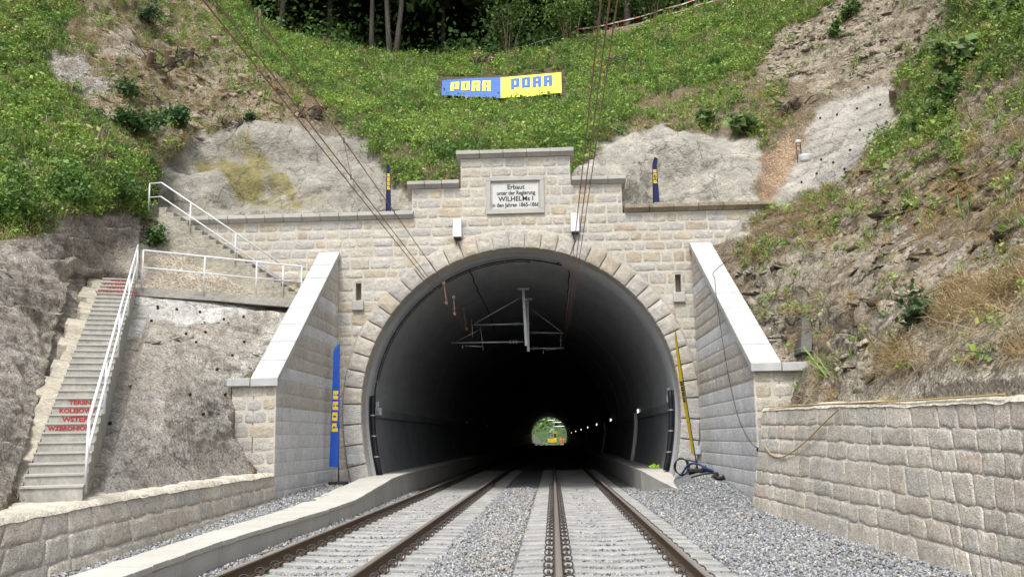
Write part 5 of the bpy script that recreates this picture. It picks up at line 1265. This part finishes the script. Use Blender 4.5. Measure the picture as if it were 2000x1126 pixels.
# ================================================================== clutter at the right of the mouth
def hose(lab, pts, r, m, name='hose'):
    P = [np.array(p) for p in pts]; out = []
    for i in range(len(P)-1):
        p0, p1, p2, p3 = P[max(i-1, 0)], P[i], P[i+1], P[min(i+2, len(P)-1)]
        for f in np.linspace(0, 1, 8)[:-1]: out.append(.5*(2*p1+(p2-p0)*f+(2*p0-5*p1+4*p2-p3)*f*f+(3*p1-p0-3*p2+p3)*f**3))
    out.append(P[-1]); return solo(MB().tube(out, r, 7), name, m, lab, 'hose', out[0], smooth=True)
g_ = lambda x, y, Y, dz=0: (lambda p: np.array([p[0], p[1], float(gz(p[0], p[1]))+.05+dz]))(at(x, y, Y=Y))
hose('thick black hose lying in a bent loop on the gravel by the right wing wall', [g_(1345, 921, 25.4), g_(1375, 915, 25.2), g_(1398, 920, 24.6), g_(1415, 930, 23.9), g_(1412, 945, 23.0), g_(1402, 948, 22.9), g_(1395, 938, 23.4), g_(1403, 928, 24.0)], .045, MT['rubber'])
hose('blue hose arching over the flag base at the right of the arch', [g_(1330, 920, 25.6), at(1345, 907, Y=25.3), at(1362, 905, Y=25.1), at(1385, 916, Y=24.8), g_(1405, 928, 24.3)], .03, MT['hoseblue'])
hose('black hose end standing up against the right wing wall', [g_(1372, 915, 25.6), g_(1381, 908, 25.8, .08), at(1384, 899, Y=25.9)], .05, MT['rubber'])
hose('thin black cable strayed across the gravel beyond the ramp', [g_(1350, 938, 24.2), g_(1372, 940, 24), g_(1390, 930, 24.1), g_(1400, 924, 24.3)], .02, MT['rubber'])
q = MB(); p = at(1331, 912, Y=25.7)
for k in range(4): q.tube([p+np.array([.16*math.cos(a)*(1+.12*k), -.03*k, .24*math.sin(a)*(1-.05*k)+.02]) for a in np.linspace(0, 2*math.pi, 18)], .014, 5)
solo(q, 'cable_coil', MT['rubber'], 'upright coil of black cable leaning at the foot of the right arch stones', 'cable', p-np.array([0, 0, .24]), smooth=True)
p = at(1277, 911, Z=.45); q = MB()
for k in range(5): q.box((p[0]-.16+.06*k, p[1]-.1+.02*(k % 2), p[2]-.03), (p[0]-.07+.06*k, p[1]+.12, p[2]+.04+.03*(k % 3)))
solo(q, 'work_vest', MT['hivis'], 'crumpled lime yellow vest left on the right walkway', 'vest', p, bevel=.02)
# hanging cable on the right wing wall and straw rope on the granite wall
c = [at(x, y, X=WR-.05) for x, y in ((1397, 545), (1400, 580), (1410, 650), (1425, 740), (1445, 820), (1468, 864))]
c = [np.array([WR-.06, p[1], p[2]]) for p in c]+[at(1485, 876, Y=19.0)]
cb = [np.array([WR+.3, c[0][1]-.1, c[0][2]+.42])]
hose('thin black cable hanging down the face of the right wing wall', [np.array([WR+.45, c[0][1]+.3, c[0][2]+.6]), np.array([WR-.08, c[0][1]-.05, c[0][2]+.18])]+c, .008, MT['rubber'], 'wall_cable')
def on_wall(x, y, off=.06):
    Y = 15.0
    for _ in range(30):
        p = at(x, y, Y=Y); xb = np.interp(Y, [9.5, 11, 16.3, 19], [4.62, 4.50, 4.24, 4.02]); xt = np.interp(Y, [9.8, 12.5, 16, 19], [4.92, 4.86, 4.56, 4.24])
        Xw = xb+(xt-xb)*np.clip((p[2]+.24)/2.08, 0, 1.05)-off; Y = Y*(.5+.5*Xw/p[0])
    return at(x, y, Y=Y)
hose('straw coloured rope hanging in a loop over the granite wall', [on_wall(x, y) for x, y in ((1640, 797), (1610, 825), (1580, 855), (1550, 880), (1525, 892), (1505, 886), (1493, 868))], .012, MT['hoseyel'], 'rope')
hose('straw coloured rope lying along the top of the granite wall', [on_wall(x, y, .0)+np.array([.02, 0, .09]) for x, y in ((1500, 803), (1560, 801), (1620, 799), (1700, 797), (1790, 794), (1880, 790), (1960, 786))], .012, MT['hoseyel'], 'rope')
p = at(1486, 878, Y=19.02); solo(MB().tube([p+np.array([0, -.03, .03]), p+np.array([.01, .25, .0])], .05, 8), 'drain_outlet', MT['black'], 'black drain hole at the left end of the granite wall', 'drain', p)

# ================================================================== rib of old concrete and slope bits
L_ = [hill_at(1563+.02*(y-480), y) for y in range(478, 700, 12)]; pp = np.array([p+n_*.05 for p, n_ in L_])
k_ = np.linspace(0, 1, len(pp))[:, None]; ln_ = pp[0]*(1-k_)+pp[-1]*k_; sh_ = max(0.0, float((ln_[:, 1]-pp[:, 1]).max())); pp = ln_.copy(); pp[:, 1] -= sh_*.8
root = thing('concrete_buttress', 'dark vertical concrete rib on the rock face right of the wing wall', 'buttress', pp[-1]); q = MB()
V = []
for p in pp: V += [p+np.array([-.11, -.05, 0]), p+np.array([.09, -.16, 0]), p+np.array([.30, .6+sh_, 0]), p+np.array([.02, .6+sh_, 0])]
m_ = len(pp); q.add(V, [(i*4+j, i*4+(j+1) % 4, (i+1)*4+(j+1) % 4, (i+1)*4+j) for i in range(m_-1) for j in range(4)]+[(0, 1, 2, 3), (4*m_-1, 4*m_-2, 4*m_-3, 4*m_-4)])
q.build('rib', mat('stained_concrete', (.10, .095, .085), .95, noise=[(1.2, .3, (1, 1, .3)), (12, .2)], bump=[(20, .02)]), root, bevel=.02)
# bucket with stand
p = at(1573, 314, Y=25.9)
root = thing('white_tub', 'white round tub standing on the slope right of the parapet', 'tub', p)
MB().tube([p, p+up*.12, p+up*.17], [.15, .18, .18], 14).build('tub', MT['white'], root, smooth=False)
root = thing('measuring_stand', 'small dark frame stand with a white top beside the tub', 'stand', p+np.array([-.1, .15, 0]))
for dx in (-.06, .06): MB().tube([p+np.array([-.1+dx, .2, 0]), p+np.array([-.1+dx, .25, .62])], .013, 5).build('leg', MT['black'], root)
for z in (.2, .36, .52): MB().tube([p+np.array([-.16, .22, z]), p+np.array([-.04, .22, z])], .009, 5).build('rung', MT['black'], root)
MB().tube([p+np.array([-.1, .24, .63]), p+np.array([-.1, .24, .70])], .08, 10).build('cap', MT['white'], root)
# stumps
def stump(x, y, s, lab, seed):
    rnd = random.Random(seed); p, n = hill_at(x, y); root = thing('tree_stump', lab, 'stump', p, 'stumps and root clumps on the slope'); q = MB()
    for k in range(5):
        a = p+np.array([rnd.uniform(-.5, .5)*s, rnd.uniform(-.15, .1), rnd.uniform(-.1, .15)*s]); b = a+np.array([rnd.uniform(-.25, .25), -rnd.uniform(.05, .3), rnd.uniform(.15, .5)])*s
        q.tube([a, a*.5+b*.5, b], [.13*s, .12*s, .10*s], 8)
    q.build('stump_wood', MT['wood'], root); q = MB()
    for k in range(16):
        a = p+np.array([rnd.uniform(-.6, .6)*s, -.15, rnd.uniform(-.1, .25)*s]); d = np.array([rnd.uniform(-1, 1), -rnd.uniform(.1, .6), rnd.uniform(-.5, .5)])*.75*s; q.tube([a, a+d*.5+up*rnd.uniform(-.1, .15)*s, a+d], [.035*s, .024*s, .008*s], 5)
    q.build('roots', MT['bark'], root)
stump(945, 128, 1.0, 'torn root clump on the slope just above the banner', 1)
stump(1545, 222, .9, 'cut stump with pale cut faces left of the ribbed concrete slab', 2)
stump(1768, 185, .9, 'cut stump at the upper right corner of the ribbed concrete slab', 3)
stump(300, 150, 1.2, 'tangle of dark roots on the bare rocky slope at upper left', 4)
stump(360, 128, 1.0, 'dark overhanging root ball right of the root tangle at upper left', 5)
stump(610, 235, .9, 'twiggy root clump at the top edge of the left sprayed concrete', 6)
stump(1205, 128, .7, 'small grey stump on the grass right of the banner', 7)
stump(455, 250, .7, 'small grey stump beside the mossy sprayed concrete', 8)
# drain pipe stubs in the sprayed and bare slopes
for k, (x, y) in enumerate([(308, 610), (344, 614), (388, 617), (435, 625), (474, 621), (361, 660), (400, 655), (420, 667), (474, 672), (455, 692), (380, 681), (420, 726), (294, 632), (363, 776), (438, 771), (216, 818), (395, 808), (1652, 180), (1700, 178), (1604, 234), (1637, 227), (1675, 215), (1720, 205), (1680, 258), (1605, 315), (1629, 319), (1650, 331), (1596, 341), (1663, 297), (1696, 271), (1567, 359), (1683, 313)]):
    p, nn = hill_at(x, y); lf = x < 700
    solo(MB().tube([p-nn*.1, p+nn*.05], 0.032 if lf else .034, 8), 'drain_stub', MT['black'], 'black drain pipe stub in the bare slope between stairs and wing wall' if lf else 'black drain hole in the ribbed concrete slab above the right parapet', 'drain pipe', p, 'drain stubs in the left slope' if lf else 'drain holes in the concrete slab')
# shrubs
def shrub(x, y, r, nl, c, lab, seed, ls=.09, cat='shrub', grp='separate leafy plants on the slopes', shape=(1, 1, .8), name='leafy_shrub'):
    g = np.random.default_rng(seed); p, n = hill_at(x, y); root = thing(name, lab, cat, p, grp); mb = MB()
    for k in range(6):
        d = np.array([g.normal()*.5, -abs(g.normal())*.4, .8]); d /= np.linalg.norm(d); mb.tube([p, p+d*r*.5, p+d*r*1.05], [.02, .014, .005], 5)
    mb.build('stems', MT['wood'], root); cl = p+np.array([0, -.25*r, .55*r])+g.normal(size=(14, 3))*np.array(shape)*r*.42
    C = cl[g.integers(0, 14, nl)]+g.normal(size=(nl, 3))*r*.2; leaf_mesh('leaves', C, g.uniform(.6, 1.3, nl)*ls, np.array(c)*g.uniform(.6, 1.45, (nl, 1)), MT['leaf'], up=np.tile(np.array([[0, -.3, .8]]), (nl, 1)), tilt=.7, parent=root)
shrub(262, 272, .75, 1300, (.05, .105, .03), 'large dark green bush left of the mossy sprayed concrete', 1, .10)
shrub(345, 262, .6, 900, (.055, .115, .035), 'dark green bush between the big bush and the sprayed concrete', 2, .09)
shrub(240, 205, .45, 500, (.055, .11, .035), 'small dark bush higher up behind the large dark bush', 3, .08)
shrub(283, 52, .55, 700, (.06, .11, .045), 'grey green bush on the bare rock at upper left', 4, .08)
shrub(497, 250, .3, 320, (.06, .125, .035), 'small green bush on top of the left sprayed concrete', 5, .07)
shrub(1450, 268, .5, 260, (.13, .20, .06), 'broad leaved pale green plant on the right sprayed concrete', 6, .19)
shrub(1385, 243, .32, 150, (.14, .21, .07), 'smaller broad leaved plant above the right sprayed concrete', 7, .15)
shrub(1660, 40, .4, 420, (.08, .16, .03), 'bright green bush high on the rock at upper right', 8, .09)
shrub(1634, 76, .35, 320, (.085, .16, .03), 'small bright bush below the other on the rock at upper right', 9, .08)
shrub(1800, 640, .4, 330, (.055, .10, .035), 'dark green bush among the dry grass at right', 10, .07)
shrub(225, 395, .7, 1700, (.09, .17, .04), 'leafy bush hanging over the brown slope by the upper stairs', 11, .065)
shrub(275, 395, .45, 500, (.055, .115, .028), 'leafy bush right beside the top of the upper stairs', 12, .09)
shrub(305, 470, .4, 420, (.06, .13, .028), 'trailing green plant on the slope below the upper stairs', 13, .08)
shrub(1895, 160, .6, 300, (.12, .185, .06), 'tall pale leaved mullein plant at the right upper slope', 14, .18)
shrub(1985, 60, .6, 320, (.12, .19, .06), 'pale leaved plant at the upper right edge of the slope', 15, .18)
shrub(1830, 255, .5, 380, (.10, .17, .05), 'pale green spreading plant right of the ribbed concrete slab', 16, .13)
shrub(1880, 205, .45, 340, (.09, .16, .04), 'green plant above the spreading plant on the right slope', 17, .12)
shrub(140, 400, .8, 2400, (.09, .18, .035), 'big leafy green clump at the lower edge of the left bank', 18, .06)
shrub(35, 430, .8, 2400, (.11, .2, .04), 'light green leafy clump at the left edge above the brown slope', 19, .06)
# boulders of bare rock poking out
# ------------------------------------------------------------------ barrier fence at the wood edge
fp = [(1000, 106), (1060, 90), (1126, 72), (1208, 58), (1300, 32), (1365, 12), (1452, -14)]
root = thing('barrier_fence', 'red and white tape fence climbing right along the wood edge', 'fence', floor_pt(1126, .4))
pts = [at(x, y+6, Y=float(depth(np.array([x*1.0]), np.array([y*1.0]))[0])+.4) for x, y in fp]
for p in pts: MB().tube([p-up*.5, p+up*.62], .022, 6).build('post', MT['wood'], root)
for dz, m in ((.58, 'tapew'), (.22, 'tape')):
    q = MB()
    for a, b in zip(pts[2:-1], pts[3:]):
        for s in range(6):
            f0, f1 = s/6, (s+1)/6; pa, pb = a+(b-a)*f0+up*(dz-.06*math.sin(f0*3.14)), a+(b-a)*f1+up*(dz-.06*math.sin(f1*3.14))
            q.prism([pa, pb, pb+up*.06, pa+up*.06], (0, .008, 0), 0 if s % 2 else 1)
    q.build('tape', [MT['tapew'], MT['tape']], root)
q = MB()
for a, b in zip(pts[:2], pts[1:3]): q.tube([a+up*.5, (a+b)/2+up*.42, b+up*.5], .008, 4)
q.build('tape_end', MT['tapew'], root)

# ================================================================== beyond the far end of the tunnel
n = 41; xs = np.linspace(-40, 40, n); ys3 = np.array([YE+1, YE+8, 262, 280, 300, 330])
def farz(X, Y):
    a = np.abs(X+.9); return np.where(a < 6.5, -.25, -.25+(a-6.5)*1.15)+np.clip(Y-285, 0, 99)*.75*np.ones_like(X)+np.where(X < -6, .6, 0)
tag(grid('far_cutting', xs, ys3, farz, mat('green_bank', (.05, .085, .03), .95, noise=[(.5, .5), (3, .5)])), kind='structure')
n = 60000; X = RNG.uniform(-26, 26, n); Y = RNG.uniform(256, 325, n); z = farz(X, Y); side = np.abs(X+.9) > 6.7
k = (side | (Y > 286)); X, Y, z = X[k], Y[k], z[k]; z = z+np.abs(RNG.normal(size=len(z)))*1.6*np.clip((Y-250)/60, .3, 1)
c = np.array([.12, .22, .05])*RNG.uniform(.35, 1.5, (len(X), 1))*np.clip(.75+1.6*fbm(np.stack([X, Y, z], 1)*.28, 3, 95), .15, 1.6)[:, None]; lf = X < -4; c[lf & (RNG.random(len(X)) < .4)] = np.array([.20, .16, .09])
tag(leaf_mesh('far_greenery', np.stack([X, Y, z], 1), RNG.uniform(.5, 1.2, len(X)), c, MT['leaf'], up=np.tile(np.array([[0, -.6, .6]]), (len(X), 1))), kind='stuff')
root = thing('retaining_wall', 'pale sloping wall in daylight beyond the far tunnel exit', 'wall', (-6, 246, -.2))
MB().prism([(-5.2, 243, -.3), (-3.4, 275, -.3), (-3.6, 275, 1.0), (-5.6, 243, 2.7)], (-.5, 0, 0)).build('wall_face', MT['mortar_low'], root)
MB().prism([(-5.15, 242.9, -.3), (-3.35, 275, -.3), (-3.35, 275, .0), (-5.15, 242.9, .3)], (-.06, 0, 0)).build('wall_foot', MT['concrete'], root)
ex_ = at(1079, 860, Y=252); ex_[2] = -.05
root = thing('rail_excavator', 'small yellow track machine standing on the rails beyond the far exit', 'excavator', ex_)
E_ = lambda a, b: (tuple(ex_+np.array(a)), tuple(ex_+np.array(b)))
MB().box(*E_((-1.25, -1.5, .35), (1.15, 2.2, 1.45))).build('chassis', MT['machine'], root, bevel=.12)
MB().box(*E_((.2, -.6, 1.45), (1.2, 1.0, 2.9))).box(*E_((.1, -.7, 2.9), (1.3, 1.1, 3.05))).build('cab', MT['machine'], root, bevel=.06)
MB().box(*E_((.3, -.66, 1.7), (1.1, -.58, 2.75))).build('window', MT['glass'], root)
MB().tube([ex_+np.array([-.5, -.3, 1.4]), ex_+np.array([-.5, .2, 3.2]), ex_+np.array([-.1, -.5, 4.1])], .17, 6).build('boom', MT['galv'], root)
MB().tube([ex_+np.array([-.1, -.5, 4.1]), ex_+np.array([-.7, -1.2, 3.0])], .13, 6).build('dipper_arm', MT['galv'], root)
MB().prism([ex_+np.array([-1.1, -1.5, 2.4]), ex_+np.array([-.2, -1.5, 2.4]), ex_+np.array([-.3, -1.0, 3.1]), ex_+np.array([-1.0, -1.0, 3.1])], (0, -.4, -.3)).build('bucket', MT['black'], root)
for dx in (-.9, .8):
    for dy in (-1.1, 1.5): MB().tube([ex_+np.array([dx-.1, dy, .3]), ex_+np.array([dx+.1, dy, .3])], .32, 12).build('rail_wheel', MT['black'], root)
def person(x, Y, lab, pose, hat, seed):
    p = at(x, 860, Y=Y); p[2] = -.16; root = thing('person', lab, 'person', p, 'workers beyond the far exit')
    me = bpy.data.meshes.new('body'); J = {'pelvis': (0, 0, .95), 'chest': (0, .02, 1.30), 'neck': (0, 0, 1.50), 'head': (0, -.02, 1.62), 'crown': (0, -.01, 1.76), 'lh': (-.11, 0, .90), 'lk': (-.13, -.05, .50), 'la': (-.14, .02, .08), 'lf': (-.15, -.14, .03), 'rh': (.11, 0, .90), 'rk': (.14, -.03+pose*.1, .50), 'ra': (.15, .03+pose*.2, .08), 'rf': (.16, -.13+pose*.2, .03),
        'ls': (-.20, 0, 1.43), 'le': (-.28, .03, 1.14), 'lw': (-.24, -.14, .92), 'lt': (-.23, -.2, .84), 'rs': (.20, 0, 1.43), 're': (.29, -.02, 1.15), 'rw': (.22, -.25, 1.05+pose*.2), 'rt': (.2, -.32, 1.02+pose*.2)}
    Rr = {'pelvis': .15, 'chest': .17, 'neck': .065, 'head': .095, 'crown': .07, 'lh': .10, 'lk': .07, 'la': .05, 'lf': .045, 'rh': .10, 'rk': .07, 'ra': .05, 'rf': .045, 'ls': .075, 'le': .055, 'lw': .042, 'lt': .04, 'rs': .075, 're': .055, 'rw': .042, 'rt': .04}
    ks = list(J); ed = [('pelvis', 'chest'), ('chest', 'neck'), ('neck', 'head'), ('head', 'crown'), ('pelvis', 'lh'), ('lh', 'lk'), ('lk', 'la'), ('la', 'lf'), ('pelvis', 'rh'), ('rh', 'rk'), ('rk', 'ra'), ('ra', 'rf'), ('chest', 'ls'), ('ls', 'le'), ('le', 'lw'), ('lw', 'lt'), ('chest', 'rs'), ('rs', 're'), ('re', 'rw'), ('rw', 'rt')]
    me.from_pydata([J[k] for k in ks], [(ks.index(a), ks.index(b)) for a, b in ed], []); me.materials.append(MT['orange']); o = link('body', me, root)
    o.modifiers.new('skin', 'SKIN'); sv_ = me.skin_vertices[0].data
    for k, v in zip(ks, sv_): v.radius = (Rr[k], Rr[k])
    sv_[0].use_root = True; s2 = o.modifiers.new('sub', 'SUBSURF'); s2.levels = s2.render_levels = 1
    MB().tube([(0, -.01, 1.66), (0, -.01, 1.74), (0, -.01, 1.80)], [.125, .12, .05], 10).build('helmet', MT[hat], root, off=(0, 0, 0))
    MB().tube([(0, -.02, 1.55), (0, -.03, 1.66)], [.075, .09], 8).build('face', MT['skin'], root, off=(0, 0, 0))
person(1095, 250, 'worker in orange clothing standing left of another at the far exit', 0, 'white', 1)
person(1101, 247, 'worker in orange clothing standing rightmost at the far exit', 1, 'machine', 2)
m0 = at(1083, 862, Y=275); root = thing('overhead_line_mast', 'pale grey lattice mast with arms in daylight beyond the far exit', 'mast', m0)
MB().tube([m0, m0+up*7.5], .14, 6).build('pole', MT['galv'], root)
for z, a, b in ((5.6, -.3, 3.2), (4.4, -.3, 3.0), (6.2, -1.8, .3)): MB().tube([m0+np.array([a, 0, z]), m0+np.array([b, 0, z+.1])], .07, 6).build('arm', MT['galv'], root)
